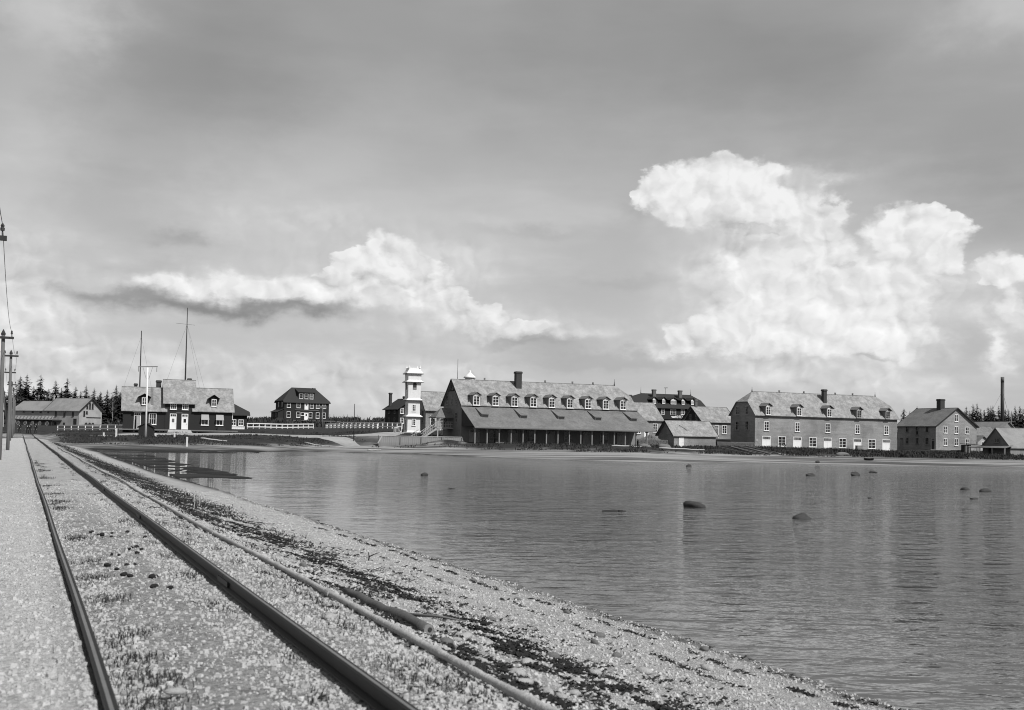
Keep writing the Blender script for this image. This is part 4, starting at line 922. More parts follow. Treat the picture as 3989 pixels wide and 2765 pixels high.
def boarding_house():
    t = thing('boarding_house', 'tall dark three-storey house with a hipped roof standing alone on the rise', 'house', (-70.03, 340.0, 5.3), R(30))
    L, Wd, ze, zr = 14.48, 8.4, 6.85, 11.15
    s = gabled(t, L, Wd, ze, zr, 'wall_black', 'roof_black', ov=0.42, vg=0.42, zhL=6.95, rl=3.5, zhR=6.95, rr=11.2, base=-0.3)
    # wide shed dormer with three windows
    o = MB().prism([(4.7, 0.9, ze + 0.5), (4.7, 0.9, 9.65), (4.7, 3.6, 10.35), (4.7, 3.6, ze + 0.5)], (5.3, 0, 0)).build('dormer', 'wall_black', t)
    MB().prism([(4.5, 0.5, 9.62), (10.2, 0.5, 9.62), (10.2, 4.1, 10.9), (4.5, 4.1, 10.9)], (0, 0, 0.1)).build('dormer_roof', 'roof_black', o)
    for u in (5.63, 7.29, 8.96): window(t, 'f', u, 7.66, 1.15, 1.7, 1, 2, off=0.88)
    for u, z, w, h in [(1.4, 4.79, 1.22, 1.85), (4.51, 4.78, 1.22, 1.8), (8.8, 4.76, 1.22, 1.8), (10.79, 4.78, 1.22, 1.75), (12.83, 4.8, 1.22, 1.85), (1.4, 1.75, 1.2, 1.85), (4.51, 1.77, 1.2, 1.8), (8.45, 1.73, 1.16, 1.81), (10.79, 1.68, 1.16, 1.84), (12.82, 1.73, 1.15, 1.78)]: window(t, 'f', u, z, w, h, 1, 2)
    window(t, 'f', 5.89, 2.39, 1.13, 0.98, 1, 1)
    for z in (4.29, 1.1): door(t, 'f', 7.09, z, 1.26, 2.25, 0.0, light=True)
    for v, z in ((2.2, 4.9), (5.6, 4.9), (2.2, 1.8), (5.6, 1.8)): window(t, 's', v, z, 1.1, 1.7, 1, 2, 'timber_grey')
    MB().box(3.4, 11.0, -0.25, -0.01, 4.05, 4.2).build('belt_board', 'timber_grey', t)
    MB().box(0.2, L + 4.5, -2.2, -0.01, 0.75, 0.95).build('veranda_deck', 'timber_grey', t)
    for k in range(10): MB().box(0.3 + k * 2.0, 0.5 + k * 2.0, -2.1, -1.9, -1.2, 0.74).build('pier', 'timber_grey', t)
    MB().prism([(-1.9, 0.3, -1), (-1.9, 0.3, 3.4), (0.0, 0.3, 4.3), (0.0, 0.3, -1)], (0, 6.6, 0)).build('side_porch', 'wall_black', t)
    MB().prism([(-2.3, 0.0, 3.28), (0.0, 0.0, 4.4), (0.0, 7.2, 4.4), (-2.3, 7.2, 3.28)], (0, 0, 0.1)).build('side_porch_roof', 'roof_black', t)
    window(t, 's', 2.0, 1.8, 0.9, 1.5, 1, 2, 'timber_grey', off=-1.91); window(t, 's', 5.0, 1.8, 0.9, 1.5, 1, 2, 'timber_grey', off=-1.91)
    MB().prism([(-2.6, -0.5, -1.0), (-2.6, -0.5, 1.6), (-0.4, -0.5, 1.6), (0.3, -0.5, -1.0)], (0, 0.08, 0)).build('side_stairs', 'timber_dark', t)
    chimney(t, 10.9, 4.4, 10.2, 11.3, 0.8, 'brick_grey')
boarding_house()

def dark_house():
    t = thing('house', 'dark two-storey house with two chimneys partly behind the white tower', 'house', (-26.6, 260.0, 4.95), R(30))
    gabled(t, 8.0, 7.0, 3.9, 6.2, 'wall_black', 'roof_black', ov=0.6, vg=0.5, axis='v')
    for u, z in [(0.85, 2.5), (0.85, 0.2), (3.4, 2.5), (3.4, 0.2)]: window(t, 'f', u, z, 0.9, 1.32, 2, 2)
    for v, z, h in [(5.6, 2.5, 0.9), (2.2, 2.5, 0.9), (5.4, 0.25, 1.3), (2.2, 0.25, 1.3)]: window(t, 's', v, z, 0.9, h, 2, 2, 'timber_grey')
    chimney(t, 0.8, 6.8, 3.9, 7.6, 0.6, 'brick_dark'); chimney(t, 3.5, 4.6, 5.8, 6.8, 0.6)
dark_house()

def long_shed():
    t = thing('long_shed', 'long pale board shed with a slat-windowed gable below the spruces', 'shed', (-111.58, 285.0, 2.95), R(65))
    gabled(t, 11.9, 7.68, 4.31, 7.38, 'board_pale', 'roof_pale', ov=0.4, vg=0.5, axis='v', verge='timber_dark')
    gabled(t, 12.5, 7.6, 4.2, 6.6, 'board_pale', 'roof_pale', v0=11.92, ov=0.4, vg=0.0, axis='v')
    for u, z, w, h in [(2.6, 4.64, 0.53, 1.34), (3.5, 4.62, 0.53, 1.5), (4.42, 4.64, 0.53, 1.44), (1.64, 2.7, 0.52, 1.33), (2.49, 3.3, 0.6, 0.7)]: window(t, 'f', u, z, w, h, 1, 2, 'timber_dark')
    MB().box(2.4, 7.3, -0.09, -0.004, 2.25, 2.48).build('belt_board', 'timber_dark', t)
    for u in (2.4, 3.6, 4.7): MB().prism([(u + 0.55 * math.cos(a), -0.03, 0.3 + 0.75 * math.sin(a)) for a in np.linspace(0, math.pi, 7)], (0, 0.02, 0)).build('arch_shade', 'iron', t)  # flat black arches, the shade of openings given as colour
    for v, z, w, h in [(8.18, 2.63, 0.56, 1.51), (5.14, 2.6, 0.6, 1.51), (2.13, 2.63, 0.59, 1.44), (8.27, 0.3, 0.59, 0.64), (5.17, 0.28, 0.6, 0.64), (19.91, 3.5, 0.5, 0.6), (16.58, 3.4, 0.57, 0.7), (13.7, 3.4, 0.65, 0.65), (10.92, 3.4, 0.56, 0.6)]: window(t, 's', v, z, w, h, 1, 2, 'timber_dark')
    door(t, 's', 1.35, 0.3, 1.06, 1.65, 0.0, m='timber_dark', leaf='iron')
    chimney(t, 3.8, 13.3, 6.2, 8.1, 0.4, 'board_pale')
    # loading platform along the lower half
    p = thing('loading_platform', 'dark raised loading platform along the long pale shed', 'platform', t.location, R(65))
    MB().box(-3.2, -0.05, 6.0, 22.0, 1.35, 1.62).build('deck', 'timber_dark', p)
    for k in range(7): MB().box(-3.1, -2.9, 6.3 + 2.5 * k, 6.5 + 2.5 * k, -1.0, 1.34).build('pier', 'timber_dark', p)
    MB().box(-3.3, -3.21, 6.0, 22.0, 1.55, 1.68).build('edge_board', 'board_pale', p)
    # slatted sledges tipped up in a row on the platform
    M4 = Matrix.Rotation(R(65), 4, 'Z')
    sl = MB().bar((0, -0.28, 0), (-0.1, 0.38, 0.82), 0.11, 0.06).mesh('runner', 'board_pale'); sc = MB().box(-0.5, 0.5, -0.02, 0.02, -0.05, 0.05).mesh('crosspiece', 'timber_grey')
    for k in range(12):
        q = t.location + M4 @ Vector((-2.7, 6.8 + 1.25 * k, 1.62))
        g = thing('sledge', 'pale sledge tipped up in the row on the loading platform', 'sledge', q, R(65 - 90), 'sledges on the loading platform')
        put('runner', sl, g, (-0.42, 0, 0.02)); put('runner', sl, g, (0.42, 0, 0.02)); put('crosspiece', sc, g, (-0.05, -0.1, 0.22)); put('crosspiece', sc, g, (-0.09, 0.22, 0.62))
    rim = MB(); n = 14
    for i in range(n):
        a0, a1 = 2 * math.pi * i / n, 2 * math.pi * (i + 1) / n; rim.bar((0.5 * math.cos(a0), 0, 0.5 + 0.5 * math.sin(a0)), (0.5 * math.cos(a1), 0, 0.5 + 0.5 * math.sin(a1)), 0.07, 0.07)
    rim = rim.mesh('rim', 'board_pale'); spk = MB()
    for i in range(5): a = math.pi * i / 5; spk.bar((0.47 * math.cos(a), 0, 0.5 + 0.47 * math.sin(a)), (-0.47 * math.cos(a), 0, 0.5 - 0.47 * math.sin(a)), 0.035)
    spk = spk.mesh('spokes', 'board_grey')
    for k in range(6):
        q = t.location + M4 @ Vector((-3.55, 7.4 + 2.6 * k, 0)); q.z = Hf(q.x, q.y)
        g = thing('cart_wheel', 'spoked wooden wheel leaning at the front of the loading platform', 'wheel', q, R(65 - 90), 'wheels by the loading platform')
        put('rim', rim, g); put('spokes', spk, g)
long_shed()
plain_house('shed', 'pale shed at the far left edge behind the telegraph poles', 'shed', (-118.0, 236.0, 2.2), R(40), 9.0, 6.0, 4.4, 6.6, 'board_pale', 'roof_pale', [(7.5, 2.2, 0.9, 1.2, 2, 2)])

# ------------------------------------------------------------------ outbuildings, poles, fences
def privy():
    t = thing('hut', 'tiny dark gabled hut in front of the station beside the white post', 'hut', (-56.0, 166.0, 1.38), R(12))
    gabled(t, 1.9, 2.1, 1.72, 2.35, 'wall_black', 'roof_black', ov=0.22, vg=0.18, axis='v', base=-0.6)
    MB().box(0.7, 1.4, -0.04, -0.004, 0.0, 1.5).build('door', 'timber_dark', t)
privy()

def pole(name, label, loc, h, r0, r1, m, arm=None, group=None, cat='pole'):
    t = thing(name, label, cat, loc, 0, group)
    MB().tube([(0, 0, -0.8), (0, 0, h * 0.5), (0, 0, h)], [r0, (r0 + r1) / 2, r1], 10).build('shaft', m, t, True)
    return t
t = pole('white_post', 'tall white post with a crossarm in front of the station', (-54.25, 164.0, 1.48), 10.35, 0.16, 0.09, 'white_paint')
MB().bar((-1.45, 0, 10.42), (1.45, 0, 10.5), 0.10, 0.12).build('crossarm', 'timber_grey', t)
for x in (-1.35, 1.35): MB().bar((x, 0, 9.7), (x, 0, 10.4), 0.07).build('hanger', 'timber_grey', t)
for x in (-0.45, 0.45): MB().tube([(x * 0.4, 0, 8.6), (x * 1.6, 0, 10.38)], 0.018, 5).build('brace', 'iron', t)
t = pole('mast', 'shorter bare wireless mast behind the left wing of the station', (-66.5, 197.0, 2.7), 17.5, 0.16, 0.07, 'timber_dark', cat='mast')
t2 = pole('mast', 'tall wireless mast with a yard behind the middle of the station', (-58.4, 197.0, 2.8), 21.7, 0.19, 0.06, 'timber_dark', cat='mast')
MB().bar((-2.0, 0, 18.9), (1.4, 0, 18.6), 0.05).build('yard', 'timber_grey', t2)
for tt, h, gs in ((t, 16.5, ((-4, -3), (4.5, -2.5))), (t2, 18.7, ((-5, -3), (5, -3), (4, 6)))):
    for gx, gy in gs: MB().tube([(0, 0, h), (gx, gy, 0.3)], 0.012, 4).build('guy_wire', 'wire', tt)
t = pole('flag_mast', 'thin dark mast rising behind the gable of the store', (-11.42, 230.0, 3.5), 15.1, 0.11, 0.035, 'timber_dark', cat='mast')
t = pole('pole', 'thin bare pole in the grass at the bend of the road', (-24.2, 170.0, 1.9), 5.3, 0.075, 0.045, 'timber_dark')
t = pole('bird_box_post', 'grey post with a small box on top before the three-storey house', (-47.9, 280.0, 4.0), 4.9, 0.12, 0.09, 'timber_grey')
MB().box(-0.9, 0.9, -0.15, 0.15, 4.75, 5.4).build('box', 'timber_grey', t)
t = pole('signal_post', 'short dark signal post with a round head left of the station', (-61.2, 172.0, 1.5), 1.9, 0.06, 0.05, 'iron')
MB().lathe([(0.05, 1.85), (0.24, 1.95), (0.27, 2.15), (0.2, 2.35), (0.08, 2.45)], 10).build('lamp_head', 'iron', t)
for x, y, h, lb in [(-56.46, 158.0, 1.15, 'white marker post on the bank below the tiny dark hut'), (-44.11, 150.5, 1.25, 'white marker post at the edge of the water below the station ramp'), (-60.83, 165.0, 0.55, 'low white stake left of the tiny dark hut'), (-49.64, 163.0, 0.65, 'low pale stake right of the white post'), (-52.6, 163.5, 0.55, 'low pale stake just right of the tall white post')]:
    z = Hf(x, y); o = MB().box(-0.10, 0.10, -0.10, 0.10, -0.5, h).prism([(-0.1, -0.1, h), (0.1, -0.1, h), (0.1, 0.1, h), (-0.1, 0.1, h)], (0.0, 0.0, 0.06)).build('marker_post', 'white_board', None, False, (x, y, z)); tag(o, lb, 'post')
for i, (x, zz) in enumerate([(-69.1, 1.9), (-67.6, 1.9), (-63.8, 1.8), (-62.4, 1.7), (-58.7, 1.6)]):
    z = Hf(x, 420.0); o = MB().tube([(0, 0, -0.5), (0, 0, 9.6 - z if 9.6 - z > 1.5 else 2.0)], [0.13, 0.09], 6).build('far_post', 'timber_grey', None, True, (x, 420.0, z)); tag(o, 'thin far-off post on the rise right of the three-storey house', 'post', 'far posts on the rise')

def fence(label, pts, h, n_rail, step, double=None):
    a = Vector((*pts[0], 0)); b = Vector((*pts[1], 0)); Ln = (b - a).length; d = (b - a) / Ln; ang = math.atan2(d.y, d.x)
    t = thing('fence', label, 'fence', (a.x, a.y, 0), ang)
    pm = MB().box(-0.08, 0.08, -0.08, 0.08, -0.4, h + 0.06).mesh('post', 'white_paint')
    k = max(2, int(round(Ln / step))); zs = [Hf(*(a + d * (Ln * i / k)).xy) for i in range(k + 1)]
    zs = list(np.convolve([zs[0]] * 2 + zs + [zs[-1]] * 2, np.ones(5) / 5, 'valid'))
    for i in range(k + 1): put('post', pm, t, (Ln * i / k, 0, zs[i]))
    for i in range(k):
        for j in range(n_rail):
            zz = h * (1.0 - j * 0.62 / max(1, n_rail - 1)) - 0.05
            MB().bar((Ln * i / k, -0.10, zs[i] + zz), (Ln * (i + 1) / k, -0.10, zs[i + 1] + zz), 0.05, 0.20).build('rail', 'white_paint', t)
fence('white two-rail fence between the long shed and the station', ((-96.5, 235.0), (-75.0, 213.5)), 1.15, 2, 3.4)
fence('white two-rail fence running right from the small dark house', ((-56.9, 222.0), (-45.5, 254.0)), 1.1, 2, 2.3)
fence('white fence in front of the three-storey house, left of the white tower', ((-42.6, 256.0), (-22.4, 226.0)), 1.2, 2, 2.1)
fence('lower white fence just in front of the one beside the white tower', ((-41.6, 248.0), (-27.5, 226.5)), 0.9, 2, 2.1)

# ------------------------------------------------------------------ smokestack and tank roof
t = thing('smokestack', 'tall thin dark smokestack with a pale rim above the right-hand woods', 'smokestack', (142.3, 320.0, 3.8))
MB().tube([(0, 0, -0.5), (0, 0, 9), (0, 0, 17.3)], [0.58, 0.52, 0.47], 18).build('flue', 'iron', t, True)
MB().tube([(0, 0, 17.3), (0, 0, 18.85)], [0.49, 0.49], 18).build('rim', 'brick_grey', t, True)
for a in (0.6, 2.7, 4.8): MB().tube([(0.4 * math.cos(a), 0.4 * math.sin(a), 14), (7 * math.cos(a), 7 * math.sin(a), 0)], 0.02, 4).build('guy_wire', 'wire', t)
MB().box(-2.2, 2.2, -1.8, 1.8, -0.5, 2.6).build('boiler_house', 'wall_black', t)
t = thing('water_tank', 'white conical tank roof with a knob showing above the store ridge', 'tank', (-9.05, 235.0, 4.0))
MB().lathe([(1.05, -0.5), (1.05, 11.0)], 16).build('tank_body', 'white_board', t, True)
MB().lathe([(1.30, 10.85), (1.38, 11.02), (0.85, 11.45), (0.32, 11.95), (0.2, 12.1)], 20).build('roof', 'white_paint', t, True)
MB().lathe([(0.2, 12.05), (0.26, 12.2), (0.16, 12.35), (0.05, 12.6)], 10).build('knob', 'white_paint', t, True)
t = pole('cross_pole', 'pole with two short crossarms at the edge of the right-hand woods', (113.2, 250.0, 2.4), 7.2, 0.10, 0.07, 'timber_grey')
MB().bar((-0.9, 0, 5.8), (0.9, 0, 5.8), 0.1).build('crossarm', 'timber_grey', t); MB().bar((-0.6, 0, 5.2), (0.6, 0, 5.2), 0.08).build('crossarm', 'timber_grey', t)

# ------------------------------------------------------------------ telegraph line along the railway
ORD = ['first', 'second', 'third', 'fourth', 'fifth', 'sixth', 'seventh', 'eighth', 'ninth']
PT = [28.5, 57.0, 80.0, 105.0, 130.0, 156.0, 182.0, 208.0]
heads = []
for i, tt in enumerate(PT):
    q = [-0.89, -0.86, -0.70, -0.93, -0.95, -0.9, -0.95, -0.9][i]
    x, y = at_qt(q, tt); z = Hf(x, y); top = [7.28, 7.02, 7.5, 7.5, 7.3, 7.5, 7.4, 7.6][i]
    lb = ['near telegraph pole with only its crossarm end and insulator inside the left edge', 'nearest whole telegraph pole beside the gravel track at the left edge'][i] if i < 2 else ORD[i] + ' telegraph pole back from the viewer in the row beside the track'
    t = thing('telegraph_pole', lb, 'telegraph pole', (x, y, z), -math.atan2(TR[0], TR[1]) * 0 + math.atan2(TN[1], TN[0]), 'telegraph poles beside the track')
    hh = top - z
    MB().tube([(0, 0, -0.8), (0.02, 0, hh * 0.3), (0.01, 0, hh * 0.65), (0, 0, hh)], [0.118, 0.108, 0.094, 0.082], 12).build('shaft', 'pole_wood', t, True)
    MB().lathe([(0.10, hh - 0.02), (0.105, hh + 0.06), (0.012, hh + 0.26)], 10).build('cap', 'timber_dark', t)
    MB().box(-0.46, 0.46, -0.20, -0.10, hh - 0.20, hh - 0.09).build('crossarm', 'timber_dark', t)
    for sx in (-0.36, 0.36):
        MB().lathe([(0.015, hh - 0.09), (0.018, hh + 0.02), (0.05, hh + 0.03), (0.055, hh + 0.09), (0.035, hh + 0.11), (0.048, hh + 0.15), (0.02, hh + 0.2)], 8, (sx, -0.15)).build('insulator', 'porcelain', t)
    if i == 2: MB().bar((0.05, 0.1, hh * 0.15), (-0.5, 0.9, hh * 0.72), 0.10).build('brace', 'pole_wood', t)
    heads.append((x, y, z + hh))
def line(label, sx):
    pts = []
    hd = [(heads[0][0] - 28 * TR[0], heads[0][1] - 28 * TR[1], heads[0][2])] + heads
    for a, b in zip(hd[:-1], hd[1:]):
        for k in range(10):
            f = k / 10; sag = 0.55 * 4 * f * (1 - f)
            pts.append((a[0] + (b[0] - a[0]) * f + TN[0] * sx, a[1] + (b[1] - a[1]) * f + TN[1] * sx, a[2] + (b[2] - a[2]) * f + 0.17 - sag))
    pts.append((hd[-1][0] + TN[0] * sx, hd[-1][1] + TN[1] * sx, hd[-1][2] + 0.17))
    tag(MB().tube(pts, 0.008, 5).build('telegraph_wire', 'wire', None), label, 'wire')
line('telegraph wire on the insulators nearer the track', 0.36); line('telegraph wire on the insulators away from the track', -0.36)

# ------------------------------------------------------------------ the railway track
PROF = [(-0.055, -0.125), (0.055, -0.125), (0.055, -0.112), (0.012, -0.095), (0.012, -0.042), (0.034, -0.034), (0.034, -0.006), (0.024, 0.0), (-0.024, 0.0), (-0.034, -0.006), (-0.034, -0.034), (-0.012, -0.042), (-0.012, -0.095), (-0.055, -0.112)]
def rail(label, q0, off):
    t = thing('rail', label, 'rail', (0, 0, 0))
    wob = lambda tt: q0 + 0.010 * math.sin(tt / 6.3 + off) + 0.006 * math.sin(tt / 2.4 + 2 * off)
    edges = [1.5] + [off + 9.15 * k for k in range(0, 28) if off + 9.15 * k > 3]
    edges = [e for e in edges if e < 246]
    for a, b in zip(edges[:-1], edges[1:]):
        n = 6 if a < 60 else 2
        ts = np.linspace(a + 0.006, b - 0.006, n + 1); mb = MB(); vs = []; k = len(PROF)
        for tt in ts:
            for (px, pz) in PROF:
                x, y = at_qt(wob(tt) + px, tt); vs.append((x, y, float(track_z(np.array(tt))) + pz + 0.008 * math.sin(tt / 3.1 + off)))
        fs = [(i * k + j, i * k + (j + 1) % k, (i + 1) * k + (j + 1) % k, (i + 1) * k + j) for i in range(n) for j in range(k)] + [tuple(range(k - 1, -1, -1)), tuple(range(n * k, (n + 1) * k))]
        o = mb.add(vs, fs).build('rail_length', 'rail_steel', t)
        if a < 90:
            MB().add([(*at_qt(wob(tt) + dx, tt), float(track_z(np.array(tt))) + 0.0015 + 0.008 * math.sin(tt / 3.1 + off)) for tt in ts for dx in (-0.017, 0.006)], [(2 * i, 2 * i + 1, 2 * i + 3, 2 * i + 2) for i in range(n)]).build('worn_strip', 'worn_steel', o)
        if b < 75:
            for sd in (-1, 1):
                p = [Vector((*at_qt(wob(b + dt) + sd * 0.024, b + dt), float(track_z(np.array(b))) - 0.068)) for dt in (-0.3, 0.3)]
                MB().bar(p[0], p[1], 0.022, 0.055).build('joint_bar', 'iron', o)
rail('left rail of the track, half sunk in the gravel', 0.50, 5.2)
rail('right rail of the track, standing clear with a dark shaded side', 2.02, 2.6)

# ------------------------------------------------------------------ wrapped pipe beside the track
def pipe():
    t = thing('pipe', 'pale wrapped pipe lying along the shoulder between track and beach', 'pipe', (0, 0, 0))
    cl = lambda tt: (2.86 + 0.055 * math.sin(tt / 4.7) + 0.03 * math.sin(tt / 1.9 + 1) - 0.10 * max(0, min(1, (tt - 45) / 30)))
    js = [4.6, 11.0, 17.6, 27.2, 36.0, 45.0, 54.0, 63.0, 72.0, 84.0, 96.0]
    def zc(tt): x, y = at_qt(cl(tt), tt); return float(np.interp(cl(tt), CQ, CZ)) + 0.050 + 0.008 * math.sin(tt / 2.6)
    for a, b in zip(js[:-1], js[1:]):
        n = max(8, int((b - a) / (0.035 if a < 25 else 0.3))); ts = np.linspace(a, b, n)
        zk = np.array([zc(tt) for tt in np.linspace(a, b, 12)]); zs = np.interp(ts, np.linspace(a, b, 12), zk)
        pts = [(*at_qt(cl(tt), tt), z) for tt, z in zip(ts, zs)]
        rd = [0.031 + 0.010 * (vnoise(np.array([tt * 7.0]), np.array([0.3]), 3)[0] - 0.5) + 0.0025 * math.sin(tt * 70) for tt in ts]
        o = MB().tube(pts, rd, 12).build('pipe_length', 'lagging', t, True)
        if b < 90:
            d = Vector(pts[-1]) - Vector(pts[-2]); d.normalize()
            MB().tube([Vector(pts[-1]) - d * 0.07, Vector(pts[-1]) + d * 0.07], 0.042, 12).build('collar', 'iron' if abs(b - 27.2) < 0.1 else 'lagging', o)
    for tt in (7.6, 13.4, 16.2, 21.5, 26.0, 31.0):
        x, y = at_qt(cl(tt), tt); z = zc(tt)
        MB().bar((x - 0.14, y - 0.10, z - 0.16), (x + 0.03, y + 0.02, z - 0.035), 0.05, 0.05).build('prop', 'timber_grey', t)
mat('lagging', 0.33, 0.95, 0.30, (1, 1, 1), 14.0, bump=0.012, bscale=30.0, stain=0.25, stscale=4.0)
pipe()

mat('bark', 0.085, 0.9, 0.45, (2, 2, 2), 12.0, bump=0.006, bscale=30.0)
def log_on_beach():
    pts = []
    for k, tt in enumerate(np.linspace(9.5, 11.9, 12)):
        q = 3.44 - 0.04 * (tt - 9.5) + 0.02 * math.sin(k); x, y = at_qt(q, tt); pts.append((x, y, Hf(x, y) + 0.045))
    t = thing('log', 'weathered grey log with a split end lying beside the pipe', 'log', (0, 0, 0))
    MB().tube(pts, [0.058, 0.057, 0.056, 0.060, 0.054, 0.052, 0.05, 0.05, 0.046, 0.044, 0.04, 0.03], 12).build('trunk', 'bark', t, True)
    d = (Vector(pts[0]) - Vector(pts[1])).normalized()
    MB().tube([Vector(pts[0]), Vector(pts[0]) + d * 0.02], [0.052, 0.046], 12).build('cut_end', 'board_grey', t); MB().tube([Vector(pts[0]) + d * 0.005 + Vector((0.012, 0, 0.008)), Vector(pts[0]) + d * 0.024 + Vector((0.012, 0, 0.008))], [0.022, 0.020], 8).build('hollow_shade', 'iron', t)  # dark plug on the cut end paints the shade of a hollow
    a = Vector(pts[3]); MB().tube([a + Vector((0.05, 0, 0.02)), a + Vector((0.35, -0.12, 0.03)), a + Vector((0.62, -0.32, 0.02))], [0.02, 0.014, 0.006], 6).build('branch', 'timber_grey', t, True)
log_on_beach()
def sticks():
    for q, tt, h, lb in [(4.05, 28.6, 0.36, 'pale forked stick standing in the wrack above the beach'), (4.6, 31.5, 0.24, 'small bare twig standing in the wrack farther along the beach'), (6.2, 20.6, 0.16, 'short dark peg standing in the beach near the water')]:
        x, y = at_qt(q, tt); z = Hf(x, y)
        o = MB().tube([(0, 0, -0.1), (0.02, 0, h * 0.5), (0.0, 0.03, h)], [0.016, 0.013, 0.008], 7).tube([(0.02, 0, h * 0.5), (0.12, 0.02, h * 0.8), (0.22, 0.0, h * 1.05)], [0.014, 0.010, 0.004], 6).build('stick', 'driftwood' if h > 0.2 else 'timber_dark', None, True, (x, y, z)); tag(o, lb, 'stick')
sticks()

# ------------------------------------------------------------------ stones and lumps
def rock_mesh(seed, m, flat=0.6, rough=0.18, sub=2):
    bm = bmesh.new(); bmesh.ops.create_icosphere(bm, subdivisions=sub, radius=1.0)
    r = np.random.default_rng(seed); ph = r.uniform(0, 6, (6, 3)); am = r.uniform(0.3, 1.0, 6)
    for v in bm.verts:
        c = v.co; f = 1.0
        for p, a in zip(ph, am): f += rough * 0.42 * a * math.sin(c.x * (1.3 + a) + p[0]) * math.cos(c.y * (1.1 + 1.6 * a) + p[1]) + rough * 0.16 * math.sin(c.z * 3.7 + c.x * 3.1 * a + p[2])
        v.co = Vector((c.x * f, c.y * f * 0.8, c.z * f * flat))
    me = bpy.data.meshes.new('rock'); bm.to_mesh(me); bm.free(); me.materials.append(MATS[m]); me.polygons.foreach_set('use_smooth', [True] * len(me.polygons)); return me
for i, (x, y, w, hh, lb) in enumerate([
    (18.1, 111.9, 0.62, 0.22, 'small dark boulder in the water straight below the little shed'), (24.2, 88.9, 0.76, 0.26, 'rounded dark boulder in the water below the middle of the warehouse'),
    (28.7, 91.9, 0.75, 0.22, 'dark boulder nearer the viewer of the close pair below the right of the warehouse'), (31.0, 99.6, 0.62, 0.18, 'low dark boulder behind another in the close pair'), (33.4, 101.7, 0.70, 0.20, 'flat dark boulder in the water right of the close pair'),
    (27.8, 67.6, 0.56, 0.20, 'left one of two flat boulders side by side near the right edge'), (28.1, 65.5, 0.72, 0.20, 'right one of two flat boulders side by side near the right edge'), (23.6, 56.3, 0.42, 0.10, 'barely showing flat rock in front of the two at the right edge'),
    (17.9, 55.0, 0.20, 0.07, 'tiny dark rock alone in the water'), (7.5, 45.0, 0.80, 0.28, 'biggest humped boulder in the bay, nearest the middle'), (10.35, 39.5, 0.66, 0.21, 'tilted dark boulder nearest to the viewer'),
    (-5.7, 72.9, 0.50, 0.20, 'lone dark boulder in the water on the left below the store'), (-3.0, 56.4, 0.36, 0.04, 'low wet rock just breaking the water on the left')]):
    o = put('boulder', rock_mesh(50 + i, 'boulder', 0.9, 0.42, 3), None, (x, y, 0.0), 0.4 * math.sin(i * 3.1), (w / 2, w / 2 * 0.9, hh)); tag(o, lb, 'boulder')
    if i == 10: o.rotation_euler = (0, -0.18, 0.1)
o = MB().tube([(3.45, 41.3, 0.005), (3.9, 41.4, 0.02), (4.35, 41.5, 0.0)], [0.03, 0.06, 0.035], 8).tube([(4.05, 41.4, 0.03), (4.22, 41.44, 0.04)], [0.035, 0.025], 7).build('driftwood', 'timber_dark', None, True); tag(o, 'dark waterlogged piece of driftwood floating in the bay', 'driftwood')
for x, y, s_, m, lb in [(21.3, 175.2, (1.0, 0.7, 0.7), 'grey_stone', 'pale boulder on the bank at the right end of the store'), (23.1, 165.9, (0.95, 0.7, 0.6), 'grey_stone', 'pale boulder at the top of the beach below the little shed'), (38.7, 139.4, (0.3, 0.25, 0.2), 'boulder', 'small dark stone at the far water edge'), (49.3, 164.5, (1.1, 0.8, 0.45), 'grey_stone', 'low pale boulder in the weeds below the sawhorse')]:
    o = put('boulder', rock_mesh(int(x * 7), m, 0.9, 0.2, 3), None, (x, y, Hf(x, y) + 0.1), 0.3, s_); tag(o, lb, 'boulder')
lump = [rock_mesh(300 + k, 'dung', 0.8, 0.3, 2) for k in range(4)]
for k, (q, tt) in enumerate([(1.06, 18.28), (1.13, 17.85), (1.18, 17.74), (1.34, 18.0), (1.3, 17.55), (1.59, 18.29), (1.77, 17.46), (1.39, 15.66), (1.45, 15.89), (1.50, 16.02), (1.53, 16.12), (1.55, 15.67), (1.44, 15.03), (1.12, 14.91), (1.2, 14.84), (0.99, 13.75), (1.07, 13.47), (1.2, 13.7), (1.29, 13.71), (1.16, 12.85), (1.11, 13.05), (1.44, 12.85), (1.38, 12.71), (1.32, 11.9), (1.45, 11.75), (1.28, 11.8)]):
    x, y = at_qt(q, tt); s_ = random.Random(k).uniform(0.020, 0.043)
    o = put('dung_lump', lump[k % 4], None, (x, y, Hf(x, y) + s_ * 0.45), k * 1.3, (s_, s_ * 1.1, s_ * 0.85)); tag(o, 'dark round lump of dung lying in the gravel between the rails', 'dung', 'dark lumps between the rails')
beach = [rock_mesh(400 + k, 'pale_stone', 0.45, 0.25, 2) for k in range(3)] + [rock_mesh(410 + k, 'grey_stone', 0.6, 0.25, 2) for k in range(3)]
